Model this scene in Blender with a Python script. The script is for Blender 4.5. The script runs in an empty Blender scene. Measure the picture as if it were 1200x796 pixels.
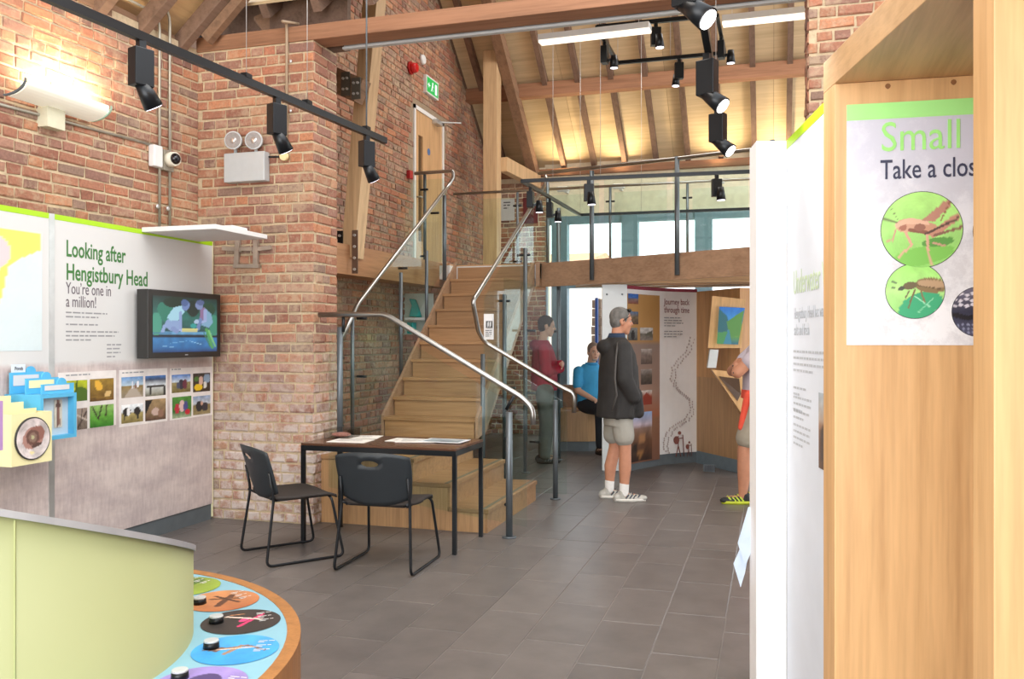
import bpy, bmesh, math, random
import numpy as np
from mathutils import Vector, Matrix, Euler
random.seed(7)
C = bpy.context.scene.collection
# ------------------------------------------------------------------ camera
YAW = math.radians(16.8); SA, CA = math.sin(YAW), math.cos(YAW); F = 1010.0; H = 1.5
cam = bpy.data.cameras.new('camera'); cam.sensor_width = 36; cam.lens = 36 * F / 1200; cam.clip_start = .05; cam.clip_end = 400
co = bpy.data.objects.new('camera', cam); C.objects.link(co)
co.location = (0, 0, H); co.rotation_euler = (math.radians(90), 0, YAW)
bpy.context.scene.camera = co
# ------------------------------------------------------------------ world, exposure
sc = bpy.context.scene
sc.view_settings.view_transform = 'Standard'; sc.view_settings.look = 'None'
sc.view_settings.gamma = 1; sc.view_settings.use_curve_mapping = False
sc.view_settings.exposure = 0.38
w = bpy.data.worlds.new('sky'); sc.world = w; w.use_nodes = True
w.node_tree.nodes['Background'].inputs[0].default_value = (.93, .965, 1, 1)
w.node_tree.nodes['Background'].inputs[1].default_value = 2.4
def area_light(name, loc, rot, sx, sy, power, col=(1, 1, 1)):
    l = bpy.data.lights.new(name, 'AREA'); l.shape = 'RECTANGLE'; l.size = sx; l.size_y = sy; l.energy = power; l.color = col
    o = bpy.data.objects.new(name, l); C.objects.link(o); o.location = loc; o.rotation_euler = rot; return o
# daylight through the glazed end behind the camera, and overhead fill for both rooms
area_light('daylight_rear', (-1.5, -2.3, 2.0), (math.radians(90), 0, math.radians(0)), 4.5, 2.8, 150, (1, .98, .95))
area_light('barn_fill', (-.6, 9.66, 6.4), (0, 0, 0), 5.0, 1.0, 120, (1, .96, .90))  # fill lamp added under the ridge; the roof has no opening here
area_light('wing_fill', (-1.3, 3.2, 5.2), (0, 0, 0), 2.0, 3.0, 90, (1, .95, .88))  # unseen fill lamp below the wing roof, without a fitting
# ------------------------------------------------------------------ measuring helpers (camera-level depth D, lateral L -> room coordinates)
def LD(L, D, z=0): return Vector((CA * L - SA * D, SA * L + CA * D, z))
def at(u, v, D): return LD((u - 600) / F * D, D, H + (398 - v) / F * D)
def onX(u, v, X):
    k = (u - 600) / F; D = X / (CA * k - SA); return Vector((X, (CA + SA * k) * D, H + (398 - v) / F * D))
def onY(u, v, Y):
    k = (u - 600) / F; D = Y / (CA + SA * k); return Vector(((CA * k - SA) * D, Y, H + (398 - v) / F * D))
def onZ(u, v, z):
    D = (H - z) * F / (v - 398); return LD((u - 600) / F * D, D, z)
def px(p):
    d = -SA * p[0] + CA * p[1]; l = CA * p[0] + SA * p[1]
    if d < .1: return (-9999, -9999, d)
    return (600 + F * l / d, 398 - F * (p[2] - H) / d, d)
def lin(h):
    h = h.lstrip('#'); r = [int(h[i:i+2], 16) / 255 for i in (0, 2, 4)]
    return tuple(x / 12.92 if x <= .04045 else ((x + .055) / 1.055) ** 2.4 for x in r) + (1,)
# ------------------------------------------------------------------ materials
MATS = {}
class NT:
    def __init__(s, name):
        s.m = bpy.data.materials.new(name); s.m.use_nodes = True; s.t = s.m.node_tree; s.n = s.t.nodes; s.b = s.n['Principled BSDF']
        s.out = s.n['Material Output']
    def new(s, t, **k):
        n = s.n.new(t)
        for a, b in k.items(): setattr(n, a, b)
        return n
    def link(s, a, b): s.t.links.new(a, b)
    def noise(s, scale, detail=3, vec=None, rough=.55):
        n = s.new('ShaderNodeTexNoise'); n.inputs['Scale'].default_value = scale; n.inputs['Detail'].default_value = detail; n.inputs['Roughness'].default_value = rough
        if vec: s.link(vec, n.inputs['Vector'])
        return n.outputs['Fac']
    def coord(s, scale=(1, 1, 1), kind='Object'):
        t = s.new('ShaderNodeTexCoord'); m = s.new('ShaderNodeMapping'); m.inputs['Scale'].default_value = scale
        s.link(t.outputs[kind], m.inputs['Vector']); return m.outputs['Vector']
    def ramp(s, fac, stops):
        r = s.new('ShaderNodeValToRGB'); e = r.color_ramp.elements
        while len(e) < len(stops): e.new(.5)
        for i, (p, c) in enumerate(stops): e[i].position = p; e[i].color = c
        s.link(fac, r.inputs['Fac']); return r.outputs['Color']
    def mix(s, f, a, b, mode='MIX'):
        m = s.new('ShaderNodeMix', data_type='RGBA', blend_type=mode)
        for sock, v in ((m.inputs[0], f), (m.inputs[6], a), (m.inputs[7], b)):
            if hasattr(v, 'is_linked'): s.link(v, sock)
            elif isinstance(v, (int, float)): sock.default_value = v
            else: sock.default_value = v
        return m.outputs[2]
    def bump(s, h, strength=.3, dist=.01):
        b = s.new('ShaderNodeBump'); b.inputs['Strength'].default_value = strength; b.inputs['Distance'].default_value = dist
        s.link(h, b.inputs['Height']); s.link(b.outputs[0], s.b.inputs['Normal'])
    def base(s, c):
        if hasattr(c, 'is_linked'): s.link(c, s.b.inputs['Base Color'])
        else: s.b.inputs['Base Color'].default_value = c
def plain(name, col, rough=.5, metal=0, var=.08, nscale=12, emit=0, bump=0):
    if name in MATS: return MATS[name]
    t = NT(name); c = lin(col) if isinstance(col, str) else col
    f = t.noise(nscale, 3, t.coord())
    lo = tuple(x * (1 - var) for x in c[:3]) + (1,); hi = tuple(min(1, x * (1 + var)) for x in c[:3]) + (1,)
    cc = t.ramp(f, [(.3, lo), (.7, hi)]); t.base(cc)
    t.b.inputs['Roughness'].default_value = rough; t.b.inputs['Metallic'].default_value = metal
    if emit: t.link(cc, t.b.inputs['Emission Color']); t.b.inputs['Emission Strength'].default_value = emit
    if bump: t.bump(f, bump, .01)
    MATS[name] = t.m; return t.m
def wood(name, col, dark, axis=2, scale=1, rough=.5, contrast=1):
    if name in MATS: return MATS[name]
    t = NT(name); s = [14 * scale] * 3; s[axis] = .9 * scale
    v = t.coord(tuple(s)); f = t.noise(1.6, 5, v, .62)
    s2 = [60 * scale] * 3; s2[axis] = 3 * scale
    f2 = t.noise(1.5, 3, t.coord(tuple(s2)))
    c1, c2 = lin(col), lin(dark); k = .5 * contrast
    cc = t.ramp(f, [(.32, tuple(c1[i] * (1 - k) + c2[i] * k for i in range(3)) + (1,)), (.5, c1), (.68, tuple(min(1, c1[i] * 1.1) for i in range(3)) + (1,))])
    oi = t.new('ShaderNodeObjectInfo'); rr = t.ramp(oi.outputs['Random'], [(0, (.86, .86, .86, 1)), (1, (1.1, 1.1, 1.1, 1))])
    cc = t.mix(1, cc, rr, 'MULTIPLY')
    cc = t.mix(.35, cc, t.ramp(f2, [(.35, (.65, .6, .55, 1)), (.6, (1, 1, 1, 1))]), 'MULTIPLY')
    t.base(cc); t.b.inputs['Roughness'].default_value = rough; t.bump(f2, .15, .004)
    MATS[name] = t.m; return t.m
def attr_mat(name, rough=.6, emit=0, coat=0, noise=0):
    if name in MATS: return MATS[name]
    t = NT(name); a = t.new('ShaderNodeAttribute', attribute_name='Col'); c = a.outputs['Color']
    if noise: c = t.mix(noise, c, t.ramp(t.noise(40, 4, t.coord()), [(.3, (.6, .6, .6, 1)), (.7, (1.15, 1.15, 1.15, 1))]), 'MULTIPLY')
    t.base(c); t.b.inputs['Roughness'].default_value = rough
    if emit:
        t.link(c, t.b.inputs['Emission Color']); t.b.inputs['Emission Strength'].default_value = emit; t.b.inputs['Base Color'].default_value = (.02, .02, .02, 1)
        for l in list(t.b.inputs['Base Color'].links): t.t.links.remove(l)
    MATS[name] = t.m; return t.m
def brick_mat(name, lime=.35, white_below=None):
    t = NT(name); a = t.new('ShaderNodeAttribute', attribute_name='Col'); c = a.outputs['Color']
    pos = t.new('ShaderNodeNewGeometry').outputs['Position']
    f = t.noise(55, 4, pos); f2 = t.noise(2.3, 5, pos, .65); f3 = t.noise(21, 5, pos, .75)
    c = t.mix(.75, c, t.ramp(f, [(.25, (.62, .58, .56, 1)), (.72, (1.2, 1.17, 1.14, 1))]), 'MULTIPLY')
    mul = t.new('ShaderNodeMath', operation='MULTIPLY'); t.link(f2, mul.inputs[0]); t.link(f3, mul.inputs[1])
    c = t.mix(t.ramp(mul.outputs[0], [(.24, (.06, .06, .06, 1)), (.36, (lime * 1.9,) * 3 + (1,))]), c, lin('#bfa78a'))
    if white_below:
        sep = t.new('ShaderNodeSeparateXYZ'); t.link(pos, sep.inputs[0])
        mr = t.new('ShaderNodeMapRange'); t.link(sep.outputs[2], mr.inputs[0])
        mr.inputs[1].default_value = white_below + .5; mr.inputs[2].default_value = white_below - .55; mr.inputs[3].default_value = 0; mr.inputs[4].default_value = 1.0
        ad = t.new('ShaderNodeMath', operation='MULTIPLY'); t.link(mr.outputs[0], ad.inputs[0])
        t.link(t.ramp(t.noise(9, 5, pos, .7), [(.40, (.1, .1, .1, 1)), (.56, (.9, .9, .9, 1))]), ad.inputs[1])
        c = t.mix(ad.outputs[0], c, lin('#cfc2ba'))
    t.base(c); t.b.inputs['Roughness'].default_value = .85; t.bump(f3, .5, .006)
    MATS[name] = t.m; return t.m
def mortar_mat(name, col, white_below=None):
    t = NT(name); pos = t.new('ShaderNodeNewGeometry').outputs['Position']
    f = t.noise(30, 5, pos, .7); c1 = lin(col)
    c = t.ramp(f, [(.3, tuple(x * .72 for x in c1[:3]) + (1,)), (.65, c1)])
    t.base(c); t.b.inputs['Roughness'].default_value = .9; t.bump(f, .6, .006); MATS[name] = t.m; return t.m
def glass_mat(name, tint=(.93, .98, .96), refl=1.0):
    t = NT(name); t.n.remove(t.b)
    tr = t.new('ShaderNodeBsdfTransparent'); tr.inputs[0].default_value = tint + (1,)
    gl = t.new('ShaderNodeBsdfGlossy'); gl.inputs['Roughness'].default_value = .02
    fr = t.new('ShaderNodeFresnel'); fr.inputs[0].default_value = 1.45
    mu = t.new('ShaderNodeMath', operation='MULTIPLY'); t.link(fr.outputs[0], mu.inputs[0])
    ge = t.new('ShaderNodeNewGeometry'); iv = t.new('ShaderNodeMath', operation='MULTIPLY_ADD'); iv.inputs[1].default_value = -refl; iv.inputs[2].default_value = refl; t.link(ge.outputs['Backfacing'], iv.inputs[0]); t.link(iv.outputs[0], mu.inputs[1])
    mx = t.new('ShaderNodeMixShader'); t.link(mu.outputs[0], mx.inputs[0]); t.link(tr.outputs[0], mx.inputs[1]); t.link(gl.outputs[0], mx.inputs[2])
    t.link(mx.outputs[0], t.out.inputs[0]); MATS[name] = t.m; return t.m
BRICK = brick_mat('brick_red', .3); BRICK_W = brick_mat('brick_limewashed', .3, 1.1); BRICK_D = brick_mat('brick_dusty', .42)
MORTAR = mortar_mat('lime_mortar', '#cdb897'); MORTAR_D = mortar_mat('old_mortar', '#a18c74')
GLASS = glass_mat('clear_glass', (.93, .98, .96), .7); GLASS_W = glass_mat('window_glass', (.97, .99, 1), .5)
GLASS_S = glass_mat('screen_glass', (.93, .97, .96), .1)
GLASS_EDGE = plain('glass_edge', '#7fa39a', .2)
OAK = wood('oak_upright', '#cfa67a', '#ab825a', 2, .8, .42); OAKX = wood('oak_long', '#cfa67a', '#ab825a', 0, .8, .42); OAKY = wood('oak_run', '#dba766', '#b98046', 1, .8, .42)
OAKS = wood('oak_step', '#ab825a', '#84603e', 0, .8, .45); OAKP = wood('oak_plinth', '#bd9468', '#987046', 2, .8, .45)
OAKF = wood('oak_fascia', '#ad8a6e', '#8d6a50', 0, .6, .5)
TIMB = wood('old_timber', '#9c6f52', '#694830', 0, .7, .75); TIMBY = wood('old_timber_run', '#8a6a52', '#5f4736', 1, .7, .75)
TIMBD = wood('dark_timber', '#7a6050', '#54402f', 1, .7, .8); TIMBN = wood('new_timber', '#cfad84', '#ab8660', 2, .6, .6)
PLY = wood('ply_lining', '#d2ba94', '#b69c76', 0, .35, .7, .7)
STEEL = plain('brushed_steel', '#a9a8a5', .28, 1, .05, 30); POST = plain('grey_post', '#6b7277', .4, .6, .05)
BLACK = plain('matt_black', '#1a1a1b', .45); BLACKM = plain('black_metal', '#15181c', .35, .3); DGREY = plain('dark_grey', '#5d6468', .6)
WHITE = plain('white_paint', '#e2e0de', .5, 0, .02); WHITEB = plain('white_board', '#dcdad9', .45, 0, .02); LGREY = plain('light_grey_metal', '#b9bcbc', .45, .1, .03)
FRAME = plain('grey_blue_frame', '#738c98', .5); SILVER = plain('silver_strip', '#c9c9c8', .3, .6)
GALV = plain('galvanised', '#a8a294', .45, .5, .12); LIME = plain('lime_edge', '#a9d80e', .4, 0, .03)
INK = plain('dark_ink', '#3a3a40', .6); INKP = plain('plum_ink', '#7a5860', .6); INKG = plain('green_ink', '#3f7a3a', .6); INKL = plain('light_ink', '#9a9a9c', .6)
# ------------------------------------------------------------------ mesh builder
class MB:
    def __init__(s): s.v = []; s.f = []; s.m = []; s.c = []; s.mi = 0; s.sm = []; s.smooth = False
    def add(s, vs, fs, col=None):
        b = len(s.v); s.v += [tuple(x) for x in vs]
        for f in fs: s.f.append([b + i for i in f]); s.m.append(s.mi); s.sm.append(s.smooth)
        s.c += [col or (1, 1, 1, 1)] * len(vs); return s
    def box(s, a, b):
        x0, y0, z0 = (min(a[i], b[i]) for i in range(3)); x1, y1, z1 = (max(a[i], b[i]) for i in range(3))
        return s.add([(x0,y0,z0),(x1,y0,z0),(x1,y1,z0),(x0,y1,z0),(x0,y0,z1),(x1,y0,z1),(x1,y1,z1),(x0,y1,z1)],
              [(0,3,2,1),(4,5,6,7),(0,1,5,4),(1,2,6,5),(2,3,7,6),(3,0,4,7)])
    def obox(s, c, ax, ay, az):   # centre and three half-axis vectors
        c, ax, ay, az = Vector(c), Vector(ax), Vector(ay), Vector(az)
        vs = [c + i * ax + j * ay + k * az for k in (-1, 1) for i, j in ((-1,-1),(1,-1),(1,1),(-1,1))]
        return s.add(vs, [(0,3,2,1),(4,5,6,7),(0,1,5,4),(1,2,6,5),(2,3,7,6),(3,0,4,7)])
    def bar(s, p, q, w, h, up=(0, 0, 1)):
        p, q = Vector(p), Vector(q); d = (q - p); y = d.normalized(); x = y.cross(Vector(up)).normalized(); z = x.cross(y)
        return s.obox((p + q) / 2, x * w / 2, d / 2, z * h / 2)
    def prism(s, pts, z0, z1):
        n = len(pts); return s.add([(p[0], p[1], z0) for p in pts] + [(p[0], p[1], z1) for p in pts],
              [list(range(n))[::-1], list(range(n, 2 * n))] + [(i, (i + 1) % n, n + (i + 1) % n, n + i) for i in range(n)])
    def extr(s, pts, vec):
        n = len(pts); v = Vector(vec); return s.add(list(pts) + [Vector(p) + v for p in pts],
              [list(range(n))[::-1], list(range(n, 2 * n))] + [(i, (i + 1) % n, n + (i + 1) % n, n + i) for i in range(n)])
    def cyl(s, p, q, r0, r1=None, n=16, cap=True):
        r1 = r0 if r1 is None else r1; p, q = Vector(p), Vector(q); y = (q - p).normalized()
        x = y.cross(Vector((0, 0, 1)) if abs(y.z) < .9 else Vector((1, 0, 0))).normalized(); z = y.cross(x); o = s.smooth
        vs = [c + (x * math.cos(2*math.pi*i/n) + z * math.sin(2*math.pi*i/n)) * r for c, r in ((p, r0), (q, r1)) for i in range(n)]
        s.smooth = True; s.add(vs, [((i+1)%n, i, n+i, n+(i+1)%n) for i in range(n)]); s.smooth = False
        b = len(s.v) - 2 * n
        if cap:
            for fc in (list(range(n)), list(range(2*n-1, n-1, -1))): s.f.append([b + i for i in fc]); s.m.append(s.mi); s.sm.append(False)
        s.smooth = o; return s
    def tube(s, pts, r, n=10, close=False):
        pts = [Vector(p) for p in pts]; m = len(pts); prev = None; vs = []
        for i, p in enumerate(pts):
            d = (pts[min(i + 1, m - 1)] - pts[max(i - 1, 0)]).normalized()
            if prev is None: x = d.cross(Vector((0, 0, 1)) if abs(d.z) < .9 else Vector((1, 0, 0))).normalized()
            else: x = (prev - d * prev.dot(d)).normalized()
            prev = x; z = d.cross(x)
            vs += [p + (x * math.cos(2*math.pi*k/n) + z * math.sin(2*math.pi*k/n)) * r for k in range(n)]
        fs = [(j*n+(k+1)%n, j*n+k, (j+1)*n+k, (j+1)*n+(k+1)%n) for j in range(m-1) for k in range(n)]
        o = s.smooth; s.smooth = True; s.add(vs, fs); s.smooth = o
        b = len(s.v) - m * n; s.f += [[b + i for i in range(n)], [b + (m-1)*n + i for i in range(n-1, -1, -1)]]; s.m += [s.mi] * 2; s.sm += [False] * 2
        return s
    def ell(s, c, r, nu=16, nv=10, rot=None):
        c = Vector(c); R = rot or Matrix.Identity(3); vs = [c + R @ Vector((0, 0, -r[2]))]
        for j in range(1, nv):
            t = math.pi * j / nv - math.pi / 2
            for i in range(nu):
                a = 2 * math.pi * i / nu; vs.append(c + R @ Vector((r[0]*math.cos(t)*math.cos(a), r[1]*math.cos(t)*math.sin(a), r[2]*math.sin(t))))
        vs.append(c + R @ Vector((0, 0, r[2]))); n = len(vs) - 1
        fs = [(0, 1 + (i+1) % nu, 1 + i) for i in range(nu)] + [(1+j*nu+i, 1+j*nu+(i+1)%nu, 1+(j+1)*nu+(i+1)%nu, 1+(j+1)*nu+i) for j in range(nv-2) for i in range(nu)]
        fs += [(n, 1+(nv-2)*nu+i, 1+(nv-2)*nu+(i+1)%nu) for i in range(nu)]
        o = s.smooth; s.smooth = True; s.add(vs, fs); s.smooth = o; return s
    def loft(s, rings, n=20):     # rings of (centre, rx, ry[, power]) stacked in z, closed
        vs = []
        for rg in rings:
            c, rx, ry = Vector(rg[0]), rg[1], rg[2]; pw = rg[3] if len(rg) > 3 else 1
            for i in range(n):
                a = 2*math.pi*i/n; ca, sa = math.cos(a), math.sin(a)
                vs.append(c + Vector((rx*math.copysign(abs(ca)**pw, ca), ry*math.copysign(abs(sa)**pw, sa), 0)))
        m = len(rings); fs = [(j*n+i, j*n+(i+1)%n, (j+1)*n+(i+1)%n, (j+1)*n+i) for j in range(m-1) for i in range(n)] + [list(range(n))[::-1], [(m-1)*n+i for i in range(n)]]
        o = s.smooth; s.smooth = True; s.add(vs, fs); s.smooth = o; return s
    def mesh(s, name, mats, attr=False):
        me = bpy.data.meshes.new(name); me.from_pydata(s.v, [], s.f)
        for m in (mats if isinstance(mats, (list, tuple)) else [mats]): me.materials.append(m)
        if any(s.m): me.polygons.foreach_set('material_index', s.m)
        me.polygons.foreach_set('use_smooth', s.sm)
        if attr:
            a = me.color_attributes.new('Col', 'FLOAT_COLOR', 'POINT'); a.data.foreach_set('color', [x for c in s.c for x in c])
        bm = bmesh.new(); bm.from_mesh(me); bmesh.ops.recalc_face_normals(bm, faces=bm.faces); bm.to_mesh(me); bm.free()
        me.update(); return me
def tag(o, label=None, cat=None, group=None, kind=None):
    if label: o['label'] = label
    if cat: o['category'] = cat
    if group: o['group'] = group
    if kind: o['kind'] = kind
    return o
def thing(name, label, cat, loc=(0, 0, 0), rz=0, group=None):
    o = bpy.data.objects.new(name, None); o.empty_display_size = .1; C.objects.link(o); o.location = loc; o.rotation_euler = (0, 0, rz)
    return tag(o, label, cat, group)
def rootmat(o):
    m = Matrix.Translation(o.location) @ o.rotation_euler.to_matrix().to_4x4()
    return rootmat(o.parent) @ m if o.parent else m
def link(name, me, parent=None, world=True, bevel=0, label=None, kind=None):
    o = bpy.data.objects.new(name, me); C.objects.link(o)
    if parent:
        o.parent = parent
        if world: me.transform(rootmat(parent).inverted())
    if bevel:
        b = o.modifiers.new('bevel', 'BEVEL'); b.width = bevel; b.segments = 2; b.limit_method = 'ANGLE'
    if label: o['label'] = label
    if kind: o['kind'] = kind
    return o
def part(name, mb, mat, parent=None, world=True, bevel=0, attr=False, label=None, kind=None):
    return link(name, mb.mesh(name, mat, attr), parent, world, bevel, label, kind)
def boxp(name, a, b, mat, parent=None, world=True, bevel=0, label=None, kind=None): return part(name, MB().box(a, b), mat, parent, world, bevel, False, label, kind)
def copy_tree(o, parent=None):
    c = o.copy(); C.objects.link(c); c.parent = parent
    for ch in list(o.children): copy_tree(ch, c)
    return c
def single(name, mb, mat, label, cat, group=None, bevel=0, attr=False):
    o = part(name, mb, mat, None, True, bevel, attr); return tag(o, label, cat, group)
# flat frames: origin O lower left, U right, V up, N out
class Fr:
    def __init__(s, O, U, N, V=(0, 0, 1)): s.O, s.U, s.N, s.V = Vector(O), Vector(U).normalized(), Vector(N).normalized(), Vector(V).normalized()
    def p(s, a, b, n=0): return s.O + s.U * a + s.V * b + s.N * n
    def inv(s, q): d = Vector(q) - s.O; return d.dot(s.U), d.dot(s.V)
    def M(s, a, b, n): 
        m = Matrix.Identity(4)
        for i, v in enumerate((s.U, s.V, s.N)):
            for j in range(3): m[j][i] = v[j]
        q = s.p(a, b, n)
        for j in range(3): m[j][3] = q[j]
        return m
def text(s, fr, a, b, size, mat, parent, name='lettering', n=.0015, sx=.8, align='LEFT', rot=0, label=None, ex=.0004, shear=0, bold=0):
    cu = bpy.data.curves.new('t', 'FONT'); cu.body = s; cu.size = size; cu.extrude = ex; cu.align_x = align; cu.resolution_u = 3; cu.space_line = .95; cu.shear = shear; cu.offset = bold
    o = bpy.data.objects.new('t', cu); C.objects.link(o); me = bpy.data.meshes.new_from_object(o.evaluated_get(bpy.context.evaluated_depsgraph_get()))
    bpy.data.objects.remove(o); me.name = name
    me.transform(fr.M(a, b, n) @ Matrix.Rotation(rot, 4, 'Z') @ Matrix.Diagonal((sx, 1, 1, 1)))
    me.materials.clear(); me.materials.append(mat); return link(name, me, parent, True, 0, label)
def lines(fr, a, b, w, rows, pitch, parent, mat=None, h=.35, n=.0012, name='small_print', seed=1):
    r = random.Random(seed); mb = MB()
    for i in range(rows):
        x = a; end = a + w * (1 if i < rows - 1 else r.uniform(.4, .8)) * r.uniform(.88, 1)
        while x < end:
            l = min(end - x, pitch * r.uniform(.8, 2.6)); y = b - i * pitch
            mb.add([fr.p(x, y, n), fr.p(x + l, y, n), fr.p(x + l, y + pitch * h, n), fr.p(x, y + pitch * h, n)], [(0, 1, 2, 3)]); x += l + pitch * .35
    return part(name, mb, mat or INKL, parent)
# painted flat prints: colour carried per point on a fine grid
def poly_mask(X, Y, pts):
    m = np.zeros(X.shape, bool); n = len(pts); j = n - 1
    for i in range(n):
        xi, yi = pts[i]; xj, yj = pts[j]
        cnd = ((yi > Y) != (yj > Y)) & (X < (xj - xi) * (Y - yi) / ((yj - yi) or 1e-9) + xi); m ^= cnd; j = i
    return m
def paint(X, Y, bg, shapes, seed=3, noise=.0, nsc=8):
    """X, Y in 0..1; bg list of (y, hex) stops; shapes painted in order"""
    st = sorted(bg); img = np.zeros(X.shape + (3,))
    for k in range(3): img[..., k] = np.interp(Y, [a for a, _ in st], [lin(c)[k] for _, c in st])
    rs = np.random.RandomState(seed)
    if noise:
        g = rs.rand(nsc + 2, nsc + 2); gx = X * nsc; gy = Y * nsc; i = np.clip(gx.astype(int), 0, nsc); j = np.clip(gy.astype(int), 0, nsc); fx = gx - i; fy = gy - j
        nn = (g[i, j]*(1-fx)*(1-fy) + g[i+1, j]*fx*(1-fy) + g[i, j+1]*(1-fx)*fy + g[i+1, j+1]*fx*fy); img *= (1 + noise * (nn - .5) * 2 + noise * .6 * (rs.rand(*X.shape) - .5))[..., None]
    for s in shapes:
        if s[0] == 'e':
            _, cx, cy, rx, ry, rot, col = s; c, q = math.cos(rot), math.sin(rot); dx, dy = X - cx, Y - cy; m = ((dx*c+dy*q)/rx)**2 + ((-dx*q+dy*c)/ry)**2 < 1
        elif s[0] == 'l':
            _, x0, y0, x1, y1, wd, col = s; dx, dy = x1-x0, y1-y0; t = np.clip(((X-x0)*dx + (Y-y0)*dy)/(dx*dx+dy*dy+1e-9), 0, 1); m = (X-x0-t*dx)**2 + (Y-y0-t*dy)**2 < (wd/2)**2
        else: m = poly_mask(X, Y, s[1]); col = s[2]
        img[m] = lin(col)[:3]
    return np.clip(img, 0, 1)
def print_mesh(fr, a, b, w, h, nx, ny, bg, shapes, mat, parent, name='photo_print', n=.002, circle=False, seed=3, noise=.15, nsc=8, label=None, thick=0, rot=0, map=None):
    if circle:
        vs = [(.5, .5)]; fs = []
        for j in range(1, ny + 1):
            for i in range(nx): t = 2*math.pi*i/nx; vs.append((.5 + .5*j/ny*math.cos(t), .5 + .5*j/ny*math.sin(t)))
        fs = [(0, 1+i, 1+(i+1)%nx) for i in range(nx)] + [(1+j*nx+i, 1+(j+1)*nx+i, 1+(j+1)*nx+(i+1)%nx, 1+j*nx+(i+1)%nx) for j in range(ny-1) for i in range(nx)]
    else:
        vs = [(i/nx, j/ny) for j in range(ny+1) for i in range(nx+1)]; fs = [(j*(nx+1)+i, j*(nx+1)+i+1, (j+1)*(nx+1)+i+1, (j+1)*(nx+1)+i) for j in range(ny) for i in range(nx)]
    A = np.array(vs); img = paint(A[:, 0], A[:, 1], bg, shapes, seed, noise, nsc)
    mb = MB()
    if map: P = [map(x, y) for x, y in vs]
    else:
        cr, sr = math.cos(rot), math.sin(rot); P = []
        for x, y in vs:
            dx, dy = (x-.5)*w, (y-.5)*h; P.append(fr.p(a + w/2 + dx*cr - dy*sr, b + h/2 + dx*sr + dy*cr, n))
    mb.v = [tuple(p) for p in P]; mb.f = [list(f) for f in fs]; mb.m = [0]*len(fs); mb.sm = [False]*len(fs); mb.c = [tuple(c) + (1,) for c in img]
    return part(name, mb, mat, parent, True, 0, True, label)
PRINT = attr_mat('printed_colour', .5); SCREEN = attr_mat('screen_colour', .3, .75)
# ================================================================== bricks
def rounded(pts, r=.06, n=5):
    out = [Vector(pts[0])]
    for i in range(1, len(pts) - 1):
        a, b, c = Vector(pts[i-1]), Vector(pts[i]), Vector(pts[i+1]); d1 = (a - b); d2 = (c - b); rr_ = min(r, d1.length * .45, d2.length * .45); s_, e_ = b + d1.normalized() * rr_, b + d2.normalized() * rr_
        for k in range(n + 1): t = k / n; out.append(s_ * (1-t)**2 + b * 2*t*(1-t) + e_ * t*t)
    out.append(Vector(pts[-1])); return out
TONES = ['#a06a54', '#ab7459', '#98604e', '#8c6254', '#b28466', '#855f54', '#a57058', '#9c6c5c', '#b47958', '#917466', '#a37866', '#a86b52']
def jbrick(r, L, h, proud, tone):
    y1, y2 = -proud * .5, -proud; j = lambda s=.005: r.uniform(-s, s); i = .007
    vs = [(-L/2, .012, -h/2), (L/2, .012, -h/2), (L/2, .012, h/2), (-L/2, .012, h/2)]
    vs += [(-L/2+j(), y1, -h/2+j()), (L/2+j(), y1, -h/2+j()), (L/2+j(), y1, h/2+j()), (-L/2+j(), y1, h/2+j())]
    vs += [(-L/2+i+j(), y2+j(), -h/2+i+j()), (L/2-i+j(), y2+j(), -h/2+i+j()), (L/2-i+j(), y2+j(), h/2-i+j()), (-L/2+i+j(), y2+j(), h/2-i+j())]
    fs = [(0,1,5,4),(1,2,6,5),(2,3,7,6),(3,0,4,7),(4,5,9,8),(5,6,10,9),(6,7,11,10),(7,4,8,11),(8,9,10,11)]
    t = lin(tone); k = r.uniform(.85, 1.15); return vs, fs, (t[0]*k, t[1]*k, t[2]*k, 1)
VAR = {}
def brick_variants(mat, course):
    key = (mat.name, course)
    if key not in VAR:
        r = random.Random(5); VAR[key] = {}
        for typ, L in (('s', .218), ('h', .102)):
            lst = []
            for k in range(14):
                vs, fs, c = jbrick(r, L, course - .016, .011, TONES[k % 12]); lst.append(MB().add(vs, fs, c).mesh('brick', mat, True))
            VAR[key][typ] = lst
    return VAR[key]
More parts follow.
